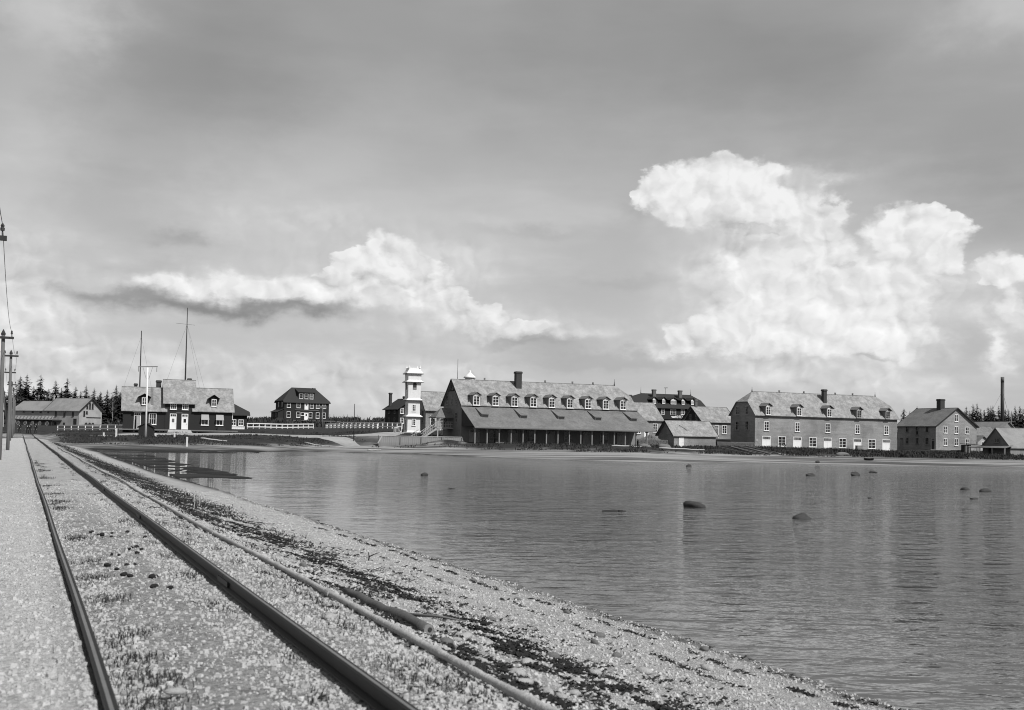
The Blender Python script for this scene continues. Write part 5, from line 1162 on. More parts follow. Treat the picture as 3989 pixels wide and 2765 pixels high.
BS = [(3.46, 9.08, 4), (3.8, 9.73, 0), (4.07, 10.16, 0), (4.38, 10.29, 1), (3.41, 8.22, 0), (3.67, 8.04, 1), (3.39, 7.54, 2), (3.37, 7.31, 0), (3.45, 7.07, 1), (3.59, 7.12, 2), (5.52, 12.94, 3), (7.38, 16.22, 4), (7.65, 15.01, 3), (6.16, 16.25, 5), (4.7, 14.48, 0), (4.51, 12.39, 1), (7.65, 18.79, 4), (4.96, 10.02, 5), (7.56, 18.21, 3), (2.50, 9.39, 1), (3.9, 26.4, 5), (3.75, 15.6, 5), (3.85, 15.3, 4), (5.0, 9.2, 0), (6.4, 11.8, 3), (6.9, 12.6, 4), (8.1, 12.0, 3), (8.3, 10.4, 5), (8.2, 14.6, 4), (8.35, 17.5, 3), (7.2, 10.6, 0), (5.9, 9.8, 1), (6.2, 10.9, 5), (3.95, 7.6, 0), (4.4, 8.4, 2), (4.2, 9.0, 1)]
for k, (q, tt, v) in enumerate(BS):
    x, y = at_qt(q, tt); rr = random.Random(900 + k); s_ = rr.uniform(0.045, 0.085) * (1.2 if v < 3 else 1.0)
    o = put('beach_stone', beach[v], None, (x, y, Hf(x, y) + s_ * 0.15), rr.uniform(0, 6), (s_, s_ * rr.uniform(0.7, 1.0), s_))
    tag(o, 'flat whitish stone lying on the shingle among the wrack' if v < 3 else 'rounded grey stone lying on the shingle slope', 'stone', 'whitish beach stones' if v < 3 else 'grey beach stones')
o = put('stone', rock_mesh(77, 'pale_stone', 0.4, 0.3, 2), None, (*at_qt(0.92, 7.0), 1.16), 0.5, (0.075, 0.05, 0.06)); tag(o, 'white stone in the weeds right of the left rail', 'stone')

# ------------------------------------------------------------------ things on the far shore
def plank(name, label, p, q, w, h, m, cat):
    a = Vector((*p, Hf(*p) + 0.10)); b = Vector((*q, Hf(*q) + 0.10)); o = MB().bar(a, b, w, h).build(name, m, None); tag(o, label, cat)
def slog(label, p, q, r, m='driftwood'):
    n = 7; pts = [(p[0] + (q[0] - p[0]) * k / n, p[1] + (q[1] - p[1]) * k / n) for k in range(n + 1)]
    o = MB().tube([(x, y, Hf(x, y) + r * 0.7 + 0.02 * math.sin(k * 2)) for k, (x, y) in enumerate(pts)], [r * (1 - 0.05 * k) for k in range(n + 1)], 8).build('driftwood_log', m, None, True); tag(o, label, 'log')
slog('bleached driftwood log on the beach below the right end of the store', (14.6, 160.0), (19.2, 162.0), 0.12)
slog('long bleached driftwood log on the beach below the little shed', (21.8, 162.5), (28.8, 164.5), 0.13)
slog('bleached driftwood log on the beach below the plank pile', (39.4, 163.0), (41.6, 162.0), 0.11)
slog('short bleached log on the strand below the bulkhead', (-20.5, 158.0), (-18.6, 158.4), 0.12)
slog('long pale timber lying on the strand below the road bend', (-31.0, 166.0), (-25.0, 164.5), 0.13, 'board_pale')
slog('pale board lying in the grass below the station road', (-44.5, 158.5), (-40.8, 158.8), 0.14, 'board_pale')
def plank_pile():
    t = thing('plank_pile', 'loose pile of poles and planks sliding down the bank left of the warehouse', 'planks', (0, 0, 0))
    rr = random.Random(4)
    for k in range(11):
        x = 34.0 + k * 0.42 + rr.uniform(-0.2, 0.2); a = (x - 1.6 + rr.uniform(-0.5, 0.5), 169.5 + rr.uniform(-1, 1)); b = (x + 1.4 + rr.uniform(-0.4, 0.6), 163.5 + rr.uniform(-0.8, 0.8))
        MB().bar((*a, Hf(*a) + 0.35 + rr.uniform(0, 0.25)), (*b, Hf(*b) + 0.12 + rr.uniform(0, 0.1)), 0.14, 0.07).build('plank', rr.choice(['timber_grey', 'board_grey', 'timber_dark']), t)
plank_pile()
def boat():
    t = thing('rowing_boat', 'small dark rowing boat drawn up on the beach below the warehouse', 'boat', (48.9, 151.0, Hf(48.9, 151.0) + 0.02), R(-62)); t.scale = (0.45, 0.45, 0.45)
    n = 9; rows = []
    for i in range(n):
        f = i / (n - 1) * 2 - 1; wd = 0.62 * (1 - abs(f) ** 2.6) + 0.02; lift = 0.25 * abs(f) ** 3
        rows.append([(f * 2.0, -wd, 0.55 + lift), (f * 2.0, -wd * 0.8, 0.2 + lift * 0.6), (f * 2.0, 0, 0.0 + lift * 0.5), (f * 2.0, wd * 0.8, 0.2 + lift * 0.6), (f * 2.0, wd, 0.55 + lift)])
    mb = MB(); vs = [p for r_ in rows for p in r_]; fs = [(i * 5 + j, i * 5 + j + 1, (i + 1) * 5 + j + 1, (i + 1) * 5 + j) for i in range(n - 1) for j in range(4)]
    ins = [(x * 0.98, y * 0.93, z + 0.04) for x, y, z in vs]; o_ = len(vs)
    mb.add(vs + ins, fs + [tuple(o_ + k for k in f[::-1]) for f in fs] + [(i * 5, (i + 1) * 5, o_ + (i + 1) * 5, o_ + i * 5) for i in range(n - 1)] + [(i * 5 + 4, o_ + i * 5 + 4, o_ + (i + 1) * 5 + 4, (i + 1) * 5 + 4) for i in range(n - 1)])
    mb.build('hull', 'timber_dark', t)
    for x in (-0.8, 0.2, 1.1): MB().box(x - 0.12, x + 0.12, -0.5, 0.5, 0.38, 0.42).build('thwart', 'timber_grey', t)
boat()
def sawhorse():
    x, y = 51.2, 208.5; t = thing('sawhorse', 'crossed-leg sawhorse in front of the first warehouse door', 'sawhorse', (x, y, Hf(x, y)), A22)
    for dx in (-0.55, 0.55):
        MB().bar((dx, -0.45, 0), (dx, 0.4, 1.15), 0.1).build('leg', 'board_grey', t); MB().bar((dx + 0.02, 0.45, 0), (dx + 0.02, -0.4, 1.15), 0.1).build('leg', 'board_grey', t)
    MB().bar((-0.8, 0, 0.62), (0.8, 0, 0.62), 0.09).build('beam', 'timber_grey', t)
sawhorse()
def crate(label, x, y, z, s_, m):
    t = thing('crate', label, 'crate', (x, y, z), A22); a, b, c = s_
    MB().box(-a / 2, a / 2, -b / 2, b / 2, 0, c).build('box', m, t)
    for zz in (0.04, c / 2, c - 0.1): MB().box(-a / 2 - 0.02, a / 2 + 0.02, -b / 2 - 0.03, -b / 2 - 0.002, zz, zz + 0.08).build('batten', 'timber_grey', t)
crate('tall grey crate standing against the fourth warehouse door', 70.0, 222.3, 0.85, (1.25, 0.7, 1.35), 'board_grey')
crate('little dark box at the foot of the last warehouse door', 77.6, 225.2, 0.85, (0.5, 0.4, 0.45), 'timber_dark')
crate('dark chest standing in the shade of the store porch', -1.9, 177.2, 1.20, (1.5, 0.7, 0.8), 'timber_dark')
def stone_wall(label, p, q, h, d=0.7):
    a = Vector((*p, 0)); b = Vector((*q, 0)); Ln = (b - a).length; dd = (b - a) / Ln; z0 = min(Hf(*p), Hf(*q))
    t = thing('stone_wall', label, 'wall', (a.x, a.y, z0), math.atan2(dd.y, dd.x))
    MB().box(0, Ln, -d / 2 + 0.08, d / 2 - 0.08, -0.5, h - 0.08).build('core', 'boulder', t)
    r = np.random.default_rng(int(p[0] * 10)); V = []; F = []
    cu = np.array([(-1, -1, -1), (1, -1, -1), (1, 1, -1), (-1, 1, -1), (-1, -1, 1), (1, -1, 1), (1, 1, 1), (-1, 1, 1)], float); cf = np.array([(0, 3, 2, 1), (4, 5, 6, 7), (0, 1, 5, 4), (1, 2, 6, 5), (2, 3, 7, 6), (3, 0, 4, 7)])
    z = 0.0; o_ = 0
    while z < h:
        x = 0.0; rh = r.uniform(0.11, 0.18)
        while x < Ln:
            w = r.uniform(0.14, 0.36); s_ = np.array([w / 2 - 0.012, 0.12, rh / 2 - 0.010]); c = np.array([x + w / 2, -d / 2 + 0.08 + r.uniform(-0.05, 0.03), z + rh / 2])
            V.append(cu * s_ * r.uniform(0.8, 1.05, (8, 3)) + c); F.append(cf + o_); o_ += 8; x += w
        z += rh
    o = put('stones', np_mesh('stones', np.concatenate(V), np.concatenate(F), MATS['grey_stone']), t); o['kind'] = 'stuff'
    MB().box(-0.05, Ln + 0.05, -d / 2 - 0.02, d / 2, h + 0.005, h + 0.09).build('cap_course', 'grey_stone', t)
stone_wall('low dark stone wall between the little shed and the warehouse', (39.4, 212.2), (47.0, 214.6), 1.35)
stone_wall('low dark stone wall between the store porch and the little shed', (22.8, 200.0), (28.6, 204.0), 1.15)
def heap():
    n = 1400; r = np.random.default_rng(12); V = []; F = []
    tet = np.array([(1, 0, -0.4), (-0.5, 0.87, -0.4), (-0.5, -0.87, -0.4), (0, 0, 0.8)]); tf = np.array([(0, 1, 3), (1, 2, 3), (2, 0, 3), (0, 2, 1)])
    for k in range(n):
        a = r.uniform(0, 2 * math.pi); rr = math.sqrt(r.uniform(0, 1)); x = 25.6 + 3.0 * rr * math.cos(a) + 0.4; y = 207 + 2.0 * rr * math.sin(a)
        z = Hf(x, y) * 0 + 2.0 + 1.5 * (1 - rr) * r.uniform(0.5, 1.0)
        V.append(tet * r.uniform(0.10, 0.30) * r.uniform(0.5, 1.4, (1, 3)) + np.array([x, y, z])); F.append(tf + 4 * k)
    o = put('rubble_heap', np_mesh('rubble_heap', np.concatenate(V), np.concatenate(F), MATS['grey_stone'])); o['kind'] = 'stuff'; tag(o, 'heap of rubble and earth between the store and the annex', 'rubble')
heap()
def board_fence():
    t = thing('board_fence', 'low dark board fence in front of the two-storey house gable', 'fence', (79.6, 200.0, 1.15), R(4)); bm_ = MB().box(-0.11, 0.11, -0.02, 0.02, -0.3, 0.62).mesh('board', 'timber_dark')
    for k in range(10): put('board', bm_, t, (0.12 + k * 0.25, 0, 0))
    MB().box(0, 2.55, 0.021, 0.06, 0.4, 0.5).build('rail', 'timber_dark', t)
    t = thing('privy', 'narrow slatted closet between the two-storey house and the porch house', 'hut', (81.7, 199.0, 1.15), R(10))
    for k in range(6): MB().box(k * 0.21, k * 0.21 + 0.17, -0.03, 0.03, -0.3, 1.62).build('board', ('timber_dark', 'board_grey', 'timber_dark')[k % 3], t)
    MB().box(0, 1.24, 0.035, 1.1, -0.3, 1.6).build('box', 'timber_dark', t); MB().prism([(-0.12, -0.2, 1.68), (2.9, -0.2, 1.60), (2.9, 1.3, 1.72), (-0.12, 1.3, 1.80)], (0, 0, 0.06)).build('roof', 'timber_dark', t)
    MB().box(2.7, 2.8, -0.1, 0.0, -0.4, 1.6).build('post', 'board_pale', t)
board_fence()
def flatcar():
    x, y = -81.9, 179.0; z = 1.3; t = thing('flat_wagon', 'dark low railway wagon behind the telegraph poles at the left', 'wagon', (x, y, z), math.atan2(TR[1], TR[0]))
    MB().box(-2.4, 2.4, -1.1, 1.1, 0.62, 0.85).build('deck', 'timber_dark', t)
    for sx in (-2.38, 2.28): MB().box(sx, sx + 0.1, -1.1, 1.1, 0.855, 1.25).build('end_board', 'timber_dark', t)
    w = MB().tube([(0, -0.06, 0), (0, 0.06, 0)], 0.32, 16).mesh('wheel', 'iron')
    for sx in (-1.4, 1.4):
        MB().bar((sx, -0.75, 0.34), (sx, 0.75, 0.34), 0.09).build('axle', 'iron', t)
        for sy in (-0.74, 0.74): put('wheel', w, t, (sx, sy, 0.34))
flatcar()

# ------------------------------------------------------------------ people
def person(label, x, y, z, rz, h=1.74, light=None, stride=0.16, hat=True, arm=0.12, group=None):
    t = thing('person', label, 'person', (x, y, z), rz, group); k = h / 1.74
    J = [(0, 0, .93, .145), (0, -.01, 1.12, .135), (0, -.01, 1.32, .165), (0, 0, 1.45, .09), (0, .01, 1.53, .055), (0, .02, 1.60, .075), (0, .02, 1.68, .085),
         (-.10, 0, .90, .10), (-.11, .5 * stride, .49, .068), (-.12, -.2 * stride, .09, .048), (-.13, -.2 * stride - .17 * -1, .035, .04),
         (.10, 0, .90, .10), (.11, stride, .50, .068), (.12, stride, .09, .048), (.13, stride + .17, .035, .04),
         (-.19, 0, 1.38, .065), (-.24, -arm, 1.12, .050), (-.25, arm * .5, .87, .038), (.19, 0, 1.38, .065), (.24, arm, 1.12, .050), (.25, arm * 1.8, .88, .038)]
    E_ = [(0, 1), (1, 2), (2, 3), (3, 4), (4, 5), (5, 6), (0, 7), (7, 8), (8, 9), (9, 10), (0, 11), (11, 12), (12, 13), (13, 14), (3, 15), (15, 16), (16, 17), (3, 18), (18, 19), (19, 20)]
    me = bpy.data.meshes.new('body'); me.from_pydata([(a * k, b * k, c * k) for a, b, c, _ in J], E_, []); me.materials.append(MATS[light or 'cloth_dark'])
    o = put('body', me, t); o.modifiers.new('skin', 'SKIN')
    for i, (_, _, _, r_) in enumerate(J):
        sv = me.skin_vertices[0].data[i]; sv.radius = (r_ * k, r_ * k * (0.72 if i in (0, 1, 2) else 0.9)); sv.use_root = (i == 0)
    sb = o.modifiers.new('smooth', 'SUBSURF'); sb.levels = 1; sb.render_levels = 1
    MB().lathe([(0.03, 1.53), (0.075, 1.57), (0.088, 1.65), (0.082, 1.72), (0.04, 1.765)], 10, (0, 0.02)).prism([(-0.012, 0.105, 1.635), (0.012, 0.105, 1.635), (0, 0.105, 1.67)], (0, 0.018, 0)).build('head', 'skin', t, True)
    for sd, yy in ((-1, arm * .5), (1, arm * 1.8)):
        mb = MB().box(sd * .25 * k - .02, sd * .25 * k + .02, yy - .035, yy + .035, (.78) * k, .87 * k)
        for f in range(4): mb.tube([(sd * .25 * k, yy - .03 + .02 * f, .785 * k), (sd * .245 * k, yy - .028 + .02 * f, (.73 - .01 * (f in (1, 2))) * k), (sd * .23 * k, yy - .024 + .02 * f, (.70 - .01 * (f in (1, 2))) * k)], [.009, .008, .006], 5)
        mb.tube([(sd * .24 * k, yy + .035, .84 * k), (sd * .235 * k, yy + .06, .80 * k), (sd * .23 * k, yy + .062, .765 * k)], [.010, .009, .007], 5)
        mb.build('hand', 'skin', t)
    if hat: MB().lathe([(0.17, 1.705 * k), (0.17, 1.72 * k), (0.095, 1.725 * k), (0.085, 1.83 * k), (0.03, 1.84 * k)], 12, (0, 0.02)).build('hat', 'cloth_dark', t)
    if light is None: MB().box(-0.05, 0.05, 0.115, 0.135, 1.2 * k, 1.42 * k).build('shirt_front', 'cloth_light', t)
for i, (x, y, rz, st, hh, ht, lb) in enumerate([(-86.75, 195.0, 2.9, .18, 1.75, True, 'person in dark clothes walking at the left of the group on the track'), (-86.0, 196.4, 3.3, .10, 1.70, True, 'person in dark clothes second from left in the group on the track'), (-85.35, 196.0, 3.0, .20, 1.78, True, 'person in dark clothes second from right in the group on the track'), (-84.75, 197.0, 2.7, .14, 1.72, False, 'bareheaded person in dark clothes at the right of the group on the track')]):
    person(lb, x, y, Hf(x, y), rz, hh, None, st, ht)
m_ = Matrix.Rotation(A22, 4, 'Z')
for lx, ly, lt, lb in [(1.05, 1.0, 'cloth_light', 'person in pale clothes standing on the raised porch'), (1.75, 1.3, None, 'person in dark clothes standing on the raised porch')]:
    q = m_ @ Vector((lx, ly, 0)); person(lb, -12.2 + q.x, 183.0 + q.y, 2.22 + 1.70, 3.1, 1.68, lt, .05, False, .05)

# ------------------------------------------------------------------ woods
def conifer(seed, sparse=False):
    r = np.random.default_rng(seed); V = []; F = []; lv = 28 if not sparse else 24; z0 = 0.08 if not sparse else 0.22
    for i in range(lv):
        f = i / (lv - 1); z = z0 + (1 - z0) * f
        rad = (0.19 if not sparse else 0.15) * (1 - f) ** 0.75 * r.uniform(0.65, 1.2) + 0.008
        if sparse and f < 0.3: rad *= r.uniform(0.4, 1.0)
        n = 15 if f < 0.7 else 9
        for b in range(n):
            if r.uniform() < (0.12 if not sparse else 0.22): continue
            a = r.uniform(0, 2 * math.pi); L = rad * r.uniform(0.6, 1.25); dr = -0.55 * L * r.uniform(0.4, 1.3); ca, sa = math.cos(a), math.sin(a)
            for seg in range(3):
                f0, f1 = 0.12 + seg * 0.28, 0.12 + seg * 0.28 + 0.36; w = L * 0.42 * (1.1 - 0.25 * seg) * r.uniform(0.7, 1.3); tl = r.uniform(-0.9, 0.9); up = r.uniform(-0.01, 0.012)
                p0 = np.array([ca * L * f0, sa * L * f0, z + dr * f0 + up]); p1 = np.array([ca * L * f1, sa * L * f1, z + dr * f1 + up]); sd = np.array([-sa, ca, tl * 0.6]) * w / 2
                o = len(V); V += [p0 - sd, p0 + sd, p1 + sd * 0.45, p1 - sd * 0.45]; F.append((o, o + 1, o + 2, o + 3))
    return np_mesh('crown', np.array(V), np.array(F), MATS['needles'])
def trunk_mesh(m='trunk'): return MB().tube([(0, 0, -0.05), (0.003, 0, 0.5), (0, 0, 0.985)], [0.016, 0.010, 0.002], 7).mesh('trunk', m, True)
DENSE = [conifer(s_) for s_ in (1, 2, 3, 4)]; SPARSE = [conifer(s_, True) for s_ in (11, 12, 13, 14)]; TRK = trunk_mesh()
def spruce(x, y, ztop, lb, grp, meshes, k, fat=1.0):
    z = Hf(x, y); h = ztop - z; t = thing('spruce', lb, 'tree', (x, y, z), k * 1.7, grp)
    for nm, me in (('trunk', TRK), ('crown', meshes[k % len(meshes)])): put(nm, me, t, (0, 0, 0), 0, (h * fat, h * fat, h))
LEFT = [(-157.5, 346.2, 15.5), (-157.3, 352.8, 18.8), (-148.2, 337.0, 18.6), (-149.0, 343.7, 15.5), (-145.4, 340.2, 18.8), (-142.4, 339.0, 14.5), (-141.1, 341.1, 17.2), (-140.7, 344.6, 15.1), (-139.4, 345.7, 18.2), (-138.0, 348.9, 15.6), (-135.3, 346.2, 14.3), (-135.9, 352.1, 16.3), (-129.3, 341.5, 15.0), (-132.8, 356.3, 14.5), (-123.8, 337.6, 14.4), (-126.2, 351.8, 16.5), (-122.8, 346.2, 14.2), (-126.3, 349.3, 13.8)]
NTH = ['leftmost', 'second from left', 'third from left', 'fourth from left', 'fifth from left', 'sixth from left', 'seventh from left', 'eighth from left', 'ninth from left', 'tenth from left', 'eleventh from left', 'twelfth from left', 'seventh from right', 'sixth from right', 'fifth from right', 'fourth from right', 'third from right', 'second from right', 'rightmost']
LEFT.sort(key=lambda p: p[0] / p[1])
for k, (x, y, zt) in enumerate(LEFT): spruce(x, y, zt, NTH[k if k < 11 else k + 1] + ' of the tall dark spruces standing above the long shed', 'spruces behind the long shed', DENSE, k, 1.6)
rr = random.Random(5)
for k in range(75):
    x = rr.uniform(-172, -110); y = rr.uniform(352, 385) + (x + 140) * -0.1; spruce(x, y, Hf(x, y) + rr.uniform(6.0, 10.0), 'lower dark spruce filling the wood behind the long shed', 'spruces behind the long shed', DENSE, k, 1.9)
RIGHT = [(117.3, 325.1, 12.4), (119.9, 326.4, 14.0), (127.7, 339.6, 13.6), (131.5, 343.3, 13.1), (133.3, 328.9, 12.8), (138.9, 337.2, 14.6), (141.7, 341.3, 13.5), (142.8, 341.7, 15.6), (136.6, 323.9, 15.1), (137.3, 322.9, 13.5), (139.6, 325.7, 13.3), (147.3, 341.3, 14.9), (140.8, 324.2, 14.4), (144.5, 331.3, 14.8), (151.5, 343.1, 15.3), (149.2, 333.7, 14.2), (151.8, 337.2, 14.0), (149.0, 328.9, 13.2), (153.8, 337.1, 15.0), (156.8, 340.4, 15.3), (149.4, 322.4, 13.8), (158.8, 338.5, 15.5), (163.7, 343.8, 15.0)]
for k, (x, y, zt) in enumerate(RIGHT): spruce(x, y, zt, 'thin ragged spruce in the wood on the right', 'spruces on the right', SPARSE, k, 1.6)
for k in range(110):
    x = rr.uniform(105, 205); y = rr.uniform(318, 372); spruce(x, y, Hf(x, y) + rr.uniform(5.0, 9.6), 'thin ragged spruce in the wood on the right', 'spruces on the right', SPARSE if k % 3 else DENSE, k, 1.6)
for k in range(14):
    x = rr.uniform(92, 112); y = rr.uniform(330, 380); spruce(x, y, Hf(x, y) + rr.uniform(6.0, 9.0), 'spruce top showing above the ridge of the two-storey house', 'spruces behind the two-storey house', SPARSE, k, 1.6)
def birch(x, y, h, k, lb):
    z = Hf(x, y); t = thing('birch', lb, 'tree', (x, y, z), k * 1.1, 'birches among the spruces'); r = random.Random(k + 40); mb = MB().tube([(0, 0, -0.3), (0.1, 0, h * 0.4), (-0.1, 0.1, h * 0.75), (0.1, 0, h)], [0.14, 0.11, 0.07, 0.02], 7); tips = []
    for i in range(9):
        f = r.uniform(0.3, 0.9); a = r.uniform(0, 6.28); L = h * 0.28 * (1.1 - f * 0.6); p = Vector((0, 0, h * f)); q = p + Vector((math.cos(a) * L * 0.5, math.sin(a) * L * 0.5, L * 0.9)); mb.tube([p, q], [0.05, 0.012], 5); tips.append(q); tips.append(p.lerp(q, 0.6))
    mb.build('trunk', 'birch', t, True)
    g = np.random.default_rng(k); V = []; F = []
    for c in tips:
        for i in range(26):
            p = np.array(c) + g.normal(0, 0.38, 3); e = g.normal(0, 1, (2, 3)); e = e / np.linalg.norm(e, axis=1)[:, None] * 0.10; o = len(V); V += [p - e[0], p + e[1], p + e[0], p - e[1]]; F.append((o, o + 1, o + 2, o + 3))
    put('crown', np_mesh('crown', np.array(V), np.array(F), MATS['leaf']), t)
for k, (x, y, h) in enumerate([(-152.0, 343.0, 8.5), (-150.0, 340.0, 9.0), (-121.0, 335.0, 8.0), (-118.0, 338.0, 8.5), (-145.0, 338.0, 7.0), (118.0, 316.0, 7.5), (127.0, 315.0, 7.0), (134.0, 314.0, 8.0)]): birch(x, y, h, k, 'pale-stemmed birch at the edge of the spruces')

# ------------------------------------------------------------------ leaves, grass, gravel, wrack: what nobody could count
def blades(name, X, Y, hmin, hmax, wd, m, seed, lean=0.35, label=None, cat=None, tall=None):
    r = np.random.default_rng(seed); n = len(X); Z = H(X, Y); a = r.uniform(0, 2 * np.pi, n); h = r.uniform(hmin, hmax, n) * (1 if tall is None else tall); w = wd * r.uniform(0.6, 1.4, n)
    b = r.uniform(0, 2 * np.pi, n); l = h * lean * r.uniform(0.2, 1.3, n)
    dx, dy = np.cos(a) * w / 2, np.sin(a) * w / 2; ox, oy = np.cos(b) * l, np.sin(b) * l
    V = np.empty((n, 5, 3)); V[:, 0] = np.stack([X - dx, Y - dy, Z - 0.02], -1); V[:, 1] = np.stack([X + dx, Y + dy, Z - 0.02], -1)
    V[:, 2] = np.stack([X + dx * .7 + ox * .35, Y + dy * .7 + oy * .35, Z + h * .6], -1); V[:, 3] = np.stack([X - dx * .7 + ox * .35, Y - dy * .7 + oy * .35, Z + h * .6], -1); V[:, 4] = np.stack([X + ox, Y + oy, Z + h], -1)
    i = np.arange(n)[:, None] * 5; F = np.concatenate([i + np.array([[0, 1, 2]]), i + np.array([[0, 2, 3]]), i + np.array([[3, 2, 4]])])
    o = put(name, np_mesh(name, V.reshape(-1, 3), F, MATS[m])); o['kind'] = 'stuff'; tag(o, label, cat); return o
r = np.random.default_rng(3)
# weeds on the far bank
n = 90000; X = r.uniform(-78, 112, n); S = r.uniform(0, 1, n) ** 1.3 * 40
Y = np.interp(X, SHX, SHY) + np.interp(X, [-90, -60, -32, -22, -8, 10, 40, 80], [5, 5, 7, 12, 22, 28, 26, 26]) + S
cl = fbm(X / 2.6, Y / 2.6, 4, 61); q_, t_2 = qt(X, Y)
dens = np.interp(X, [-80, -28, -24, -9, -5, 4, 18, 26, 40, 112], [.75, .8, .35, .30, .55, .7, .75, 1, 1, 1])
k_ = (cl + 0.12 * (dens - 0.5) > 0.47 + 0.012 * np.maximum(S - 26, 0)) & (q_ > 5) & (r.uniform(0, 1, n) < dens)
# keep the weeds out of the buildings and off the road
def outside(X, Y, o, a, x0, x1, y0, y1):
    u = (X - o[0]) * math.cos(a) + (Y - o[1]) * math.sin(a); v = -(X - o[0]) * math.sin(a) + (Y - o[1]) * math.cos(a); return ~((u > x0) & (u < x1) & (v > y0) & (v < y1))
for o_, a_, b_ in [((47.44, 215.0), A22, (-1, 36, -.3, 9)), ((-8.09, 180.0), A22, (-.5, 33, -6.9, 10)), ((30.66, 208), A22, (-.2, 9.3, -.1, 6)), ((90.74, 236), A22, (0, 11.5, 0, 12)), ((83.63, 185), R(24), (-2, 16, -.6, 7)), ((-64, 182), R(20), (-.7, 18.5, -4, 7)), ((-12.2, 183), A22, (-4, 3, -1, 4)), ((-20.1, 168), math.atan2(7.8, 12.2), (-.5, 15, -.4, 14))]:
    k_ &= outside(X, Y, o_, a_, *b_)
RD = np.array([(-62, 173), (-52, 178), (-44, 183), (-36, 185), (-29, 184), (-22, 190)]); RD2 = np.array([(-36, 182), (-31, 176), (-26, 170.5), (-23.5, 166)])
for rd in (RD, RD2):
    for a, b in zip(rd[:-1], rd[1:]):
        d = b - a; f = np.clip(((X - a[0]) * d[0] + (Y - a[1]) * d[1]) / (d @ d), 0, 1); k_ &= np.hypot(X - a[0] - f * d[0], Y - a[1] - f * d[1]) > 2.6
tall = np.interp(cl[k_], [0.45, 0.7], [0.6, 1.35]) * np.interp(X[k_], [-80, -20, 15, 40], [0.7, 0.75, 0.95, 1.15])
blades('bank_weeds', X[k_], Y[k_], 0.10, 0.42, 0.12, 'leaf', 5, 0.5, 'dark weeds and grass along the far bank', 'weeds', tall)
# low scrub on the skyline
n = 26000; X = r.uniform(-150, 40, n); Y = r.uniform(300, 470, n); k_ = fbm(X / 9, Y / 9, 3, 71) > 0.5; k_ &= outside(X, Y, (-70, 340), R(30), -4, 20, -8, 12)
blades('scrub', X[k_], Y[k_], 0.4, 1.5, 0.5, 'leaf', 6, 0.6, 'low dark scrub on the rise behind the houses', 'scrub')
# tufts beside the rails and the pipe
def tufts(spots, name, label, seed, hmin, hmax, wd, per=60, spread=0.06):
    rg = np.random.default_rng(seed); XX = []; YY = []
    for q, tt, k in spots:
        m_k = max(3, int(per * k)); qq = q + rg.normal(0, spread * (0.6 + 0.5 * k), m_k); t2 = tt + rg.normal(0, spread * 2.2, m_k); x, y = at_qt(qq, t2); XX.append(x); YY.append(y)
    blades(name, np.concatenate(XX), np.concatenate(YY), hmin, hmax, wd, 'leaf', seed + 1, 0.7, label, 'grass')
sp = []
for k in range(40): tt = 5.5 * (60 / 5.5) ** r.uniform(); sp.append((0.70 + abs(r.normal(0, 0.09)), tt, r.uniform(0.3, 1.6) if r.uniform() < 0.5 else 0.3))
for q, tt, k in [(0.80, 8.2, 3.0), (0.86, 9.2, 2.4), (0.84, 11.2, 2.2), (0.78, 12.9, 2.6), (0.82, 14.2, 2.0), (0.80, 17.4, 2.6), (0.74, 6.9, 3.0), (0.78, 7.5, 3.4), (0.9, 6.4, 2.0), (0.8, 24, 2.5), (0.85, 26, 3.0), (0.8, 29, 3.0), (0.78, 33, 3.0), (0.8, 38, 3.4), (0.8, 44, 3.5), (0.8, 52, 4)]: sp.append((q, tt, k))
for k in range(45): tt = 5.5 * (60 / 5.5) ** r.uniform(); sp.append((1.80 + r.normal(0, 0.10), tt, r.uniform(0.15, 0.7)))
for k in range(70): tt = 5.0 * (50 / 5.0) ** r.uniform(); sp.append((2.48 + r.normal(0, 0.17), tt, r.uniform(0.15, 0.9)))
for k in range(50): tt = 7 * (50 / 7) ** r.uniform(); sp.append((3.1 + r.normal(0, 0.12), tt, r.uniform(0.2, 0.8)))
tufts(sp, 'track_grass', 'thin dark tufts of grass growing in the gravel along the rails and pipe', 21, 0.015, 0.065, 0.008)
# a strip of turf and wrack between causeway and water farther off
n = 30000; t2 = 22 * (150 / 22) ** r.uniform(0, 1, n); q2 = 4.2 + r.normal(0, 0.75, n) + 0.3 * np.sin(t2 / 5); x, y = at_qt(q2, t2); k_ = (fbm(x * 1.4, y * 1.4, 3, 81) > 0.53) & (q2 > 3.2)
blades('shore_grass', x[k_], y[k_], 0.02, 0.07, 0.03, 'leaf', 31, 0.9, 'dark low grass and weed on the slope beyond the near beach', 'grass')
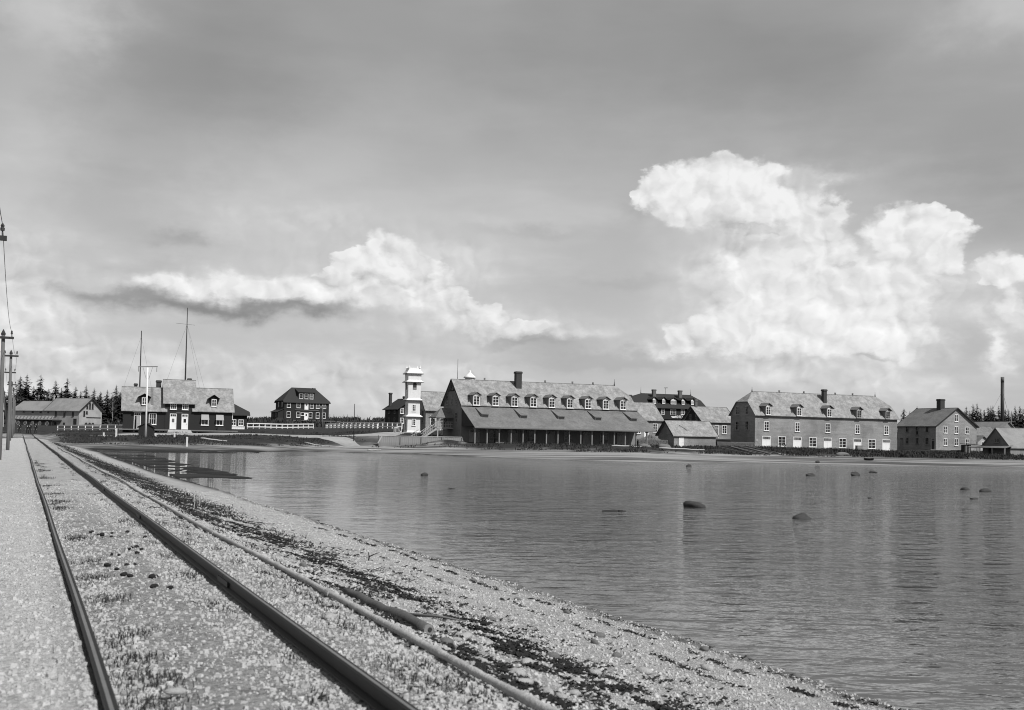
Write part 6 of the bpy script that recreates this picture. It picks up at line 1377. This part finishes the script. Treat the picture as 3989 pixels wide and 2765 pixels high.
# gravel and shingle
def gravel(n, name, label, tmin, tmax, q0, q1, s0, s1, m, seed, dens=None):
    rg = np.random.default_rng(seed); t2 = tmin * (tmax / tmin) ** rg.uniform(0, 1, n); q2 = rg.uniform(q0, q1, n)
    k = (np.abs(q2 - 0.5) > 0.06) & (np.abs(q2 - 2.02) > 0.075)
    if dens is not None: k &= rg.uniform(0, 1, n) < dens(q2, t2)
    q2, t2 = q2[k], t2[k]; n = len(q2); x, y = at_qt(q2, t2); z = H(x, y); s_ = s0 * (s1 / s0) ** (rg.uniform(0, 1, n) ** 2.4)
    ic = np.array([(-1, -1, -1), (1, -1, -1), (1, 1, -1), (-1, 1, -1), (-.6, -.7, .9), (.7, -.6, .8), (.6, .7, .9), (-.7, .6, .7)]) * 0.72
    fc = np.array([(4, 5, 6), (4, 6, 7), (0, 1, 5), (0, 5, 4), (1, 2, 6), (1, 6, 5), (2, 3, 7), (2, 7, 6), (3, 0, 4), (3, 4, 7)])
    sc = np.stack([s_ * rg.uniform(.8, 1.3, n), s_ * rg.uniform(.7, 1.1, n), s_ * rg.uniform(.55, 1.0, n)], -1)
    V = ic[None] * sc[:, None, :] * rg.uniform(.62, 1.25, (n, 8, 1)); a = rg.uniform(0, 6.28, n); c, s2 = np.cos(a)[:, None], np.sin(a)[:, None]
    V = np.stack([V[..., 0] * c - V[..., 1] * s2, V[..., 0] * s2 + V[..., 1] * c, V[..., 2]], -1) + np.stack([x, y, z + sc[:, 2] * 0.25], -1)[:, None, :]
    F = (fc[None] + (np.arange(n) * 8)[:, None, None]).reshape(-1, 3)
    o = put(name, np_mesh(name, V.reshape(-1, 3), F, MATS[m])); o['kind'] = 'stuff'; tag(o, label, 'gravel')
mat('gravel_pale', 0.39, 0.95, 0.55, nscale=9.0, detail=2.0)
mat('shingle_stones', 0.42, 0.9, 0.6, nscale=9.0, detail=2.0)
gravel(120000, 'track_gravel', 'pale coarse gravel of the track bed', 4.2, 36, -2.2, 3.3, 0.007, 0.030, 'gravel_pale', 101, lambda q, t: np.where(q < 0.4, 0.45, np.where(np.abs(q - 1.2) < 0.28, 0.45, 1.0)) * (0.35 + 0.9 * fbm(q * 2.1, t * 0.9, 3, 14)))
gravel(52000, 'beach_shingle', 'pale shingle stones of the near beach', 4.6, 48, 3.0, 8.5, 0.006, 0.030, 'shingle_stones', 102)
# seaweed wrack in broken lines
def wrack():
    rg = np.random.default_rng(55); Q = []; T2 = []
    for q0, sg, n, lo, hi in [(3.42, .16, 8000, 4.5, 14), (4.72, .28, 19000, 5, 24), (4.2, .75, 12000, 5, 24), (5.6, .6, 3500, 7, 24), (7.72, .05, 1800, 8, 30), (6.95, .05, 700, 9, 22), (8.25, .08, 900, 8, 40), (4.3, .7, 16000, 20, 60)]:
        t2 = lo * (hi / lo) ** rg.uniform(0, 1, n); q2 = q0 + rg.normal(0, sg, n) + 0.10 * np.sin(t2 / 1.7) + 0.07 * np.sin(t2 / 0.6); x, y = at_qt(q2, t2)
        k = fbm(x * 3.2, y * 3.2, 3, int(q0 * 10)) > (0.545 if sg < .3 else 0.60); Q.append(q2[k]); T2.append(t2[k])
    q2 = np.concatenate(Q); t2 = np.concatenate(T2); x, y = at_qt(q2, t2); n = len(x); z = H(x, y); a = rg.uniform(0, 6.28, n); L = rg.uniform(.010, .038, n) * np.clip(t2 / 14, 1, 2.4); w = rg.uniform(.005, .015, n) * np.clip(t2 / 14, 1, 2.2); up = rg.uniform(.004, .030, n)
    ca, sa = np.cos(a), np.sin(a); V = np.empty((n, 4, 3))
    for i, (u, v, k) in enumerate([(-1, -1, 0.1), (1, -1, .7), (1, 1, 1.0), (-1, 1, .4)]): V[:, i] = np.stack([x + u * L * ca - v * w * sa, y + u * L * sa + v * w * ca, z + 0.003 + up * (k + rg.uniform(-.25, .25, n))], -1)
    F = np.arange(n * 4).reshape(-1, 4); o = put('seaweed_wrack', np_mesh('seaweed_wrack', V.reshape(-1, 3), F, MATS['wrack'])); o['kind'] = 'stuff'; tag(o, 'dark dried seaweed in broken lines along the near beach', 'seaweed')
mat('wrack', 0.014, 0.9, 0.5, nscale=14.0)
wrack()
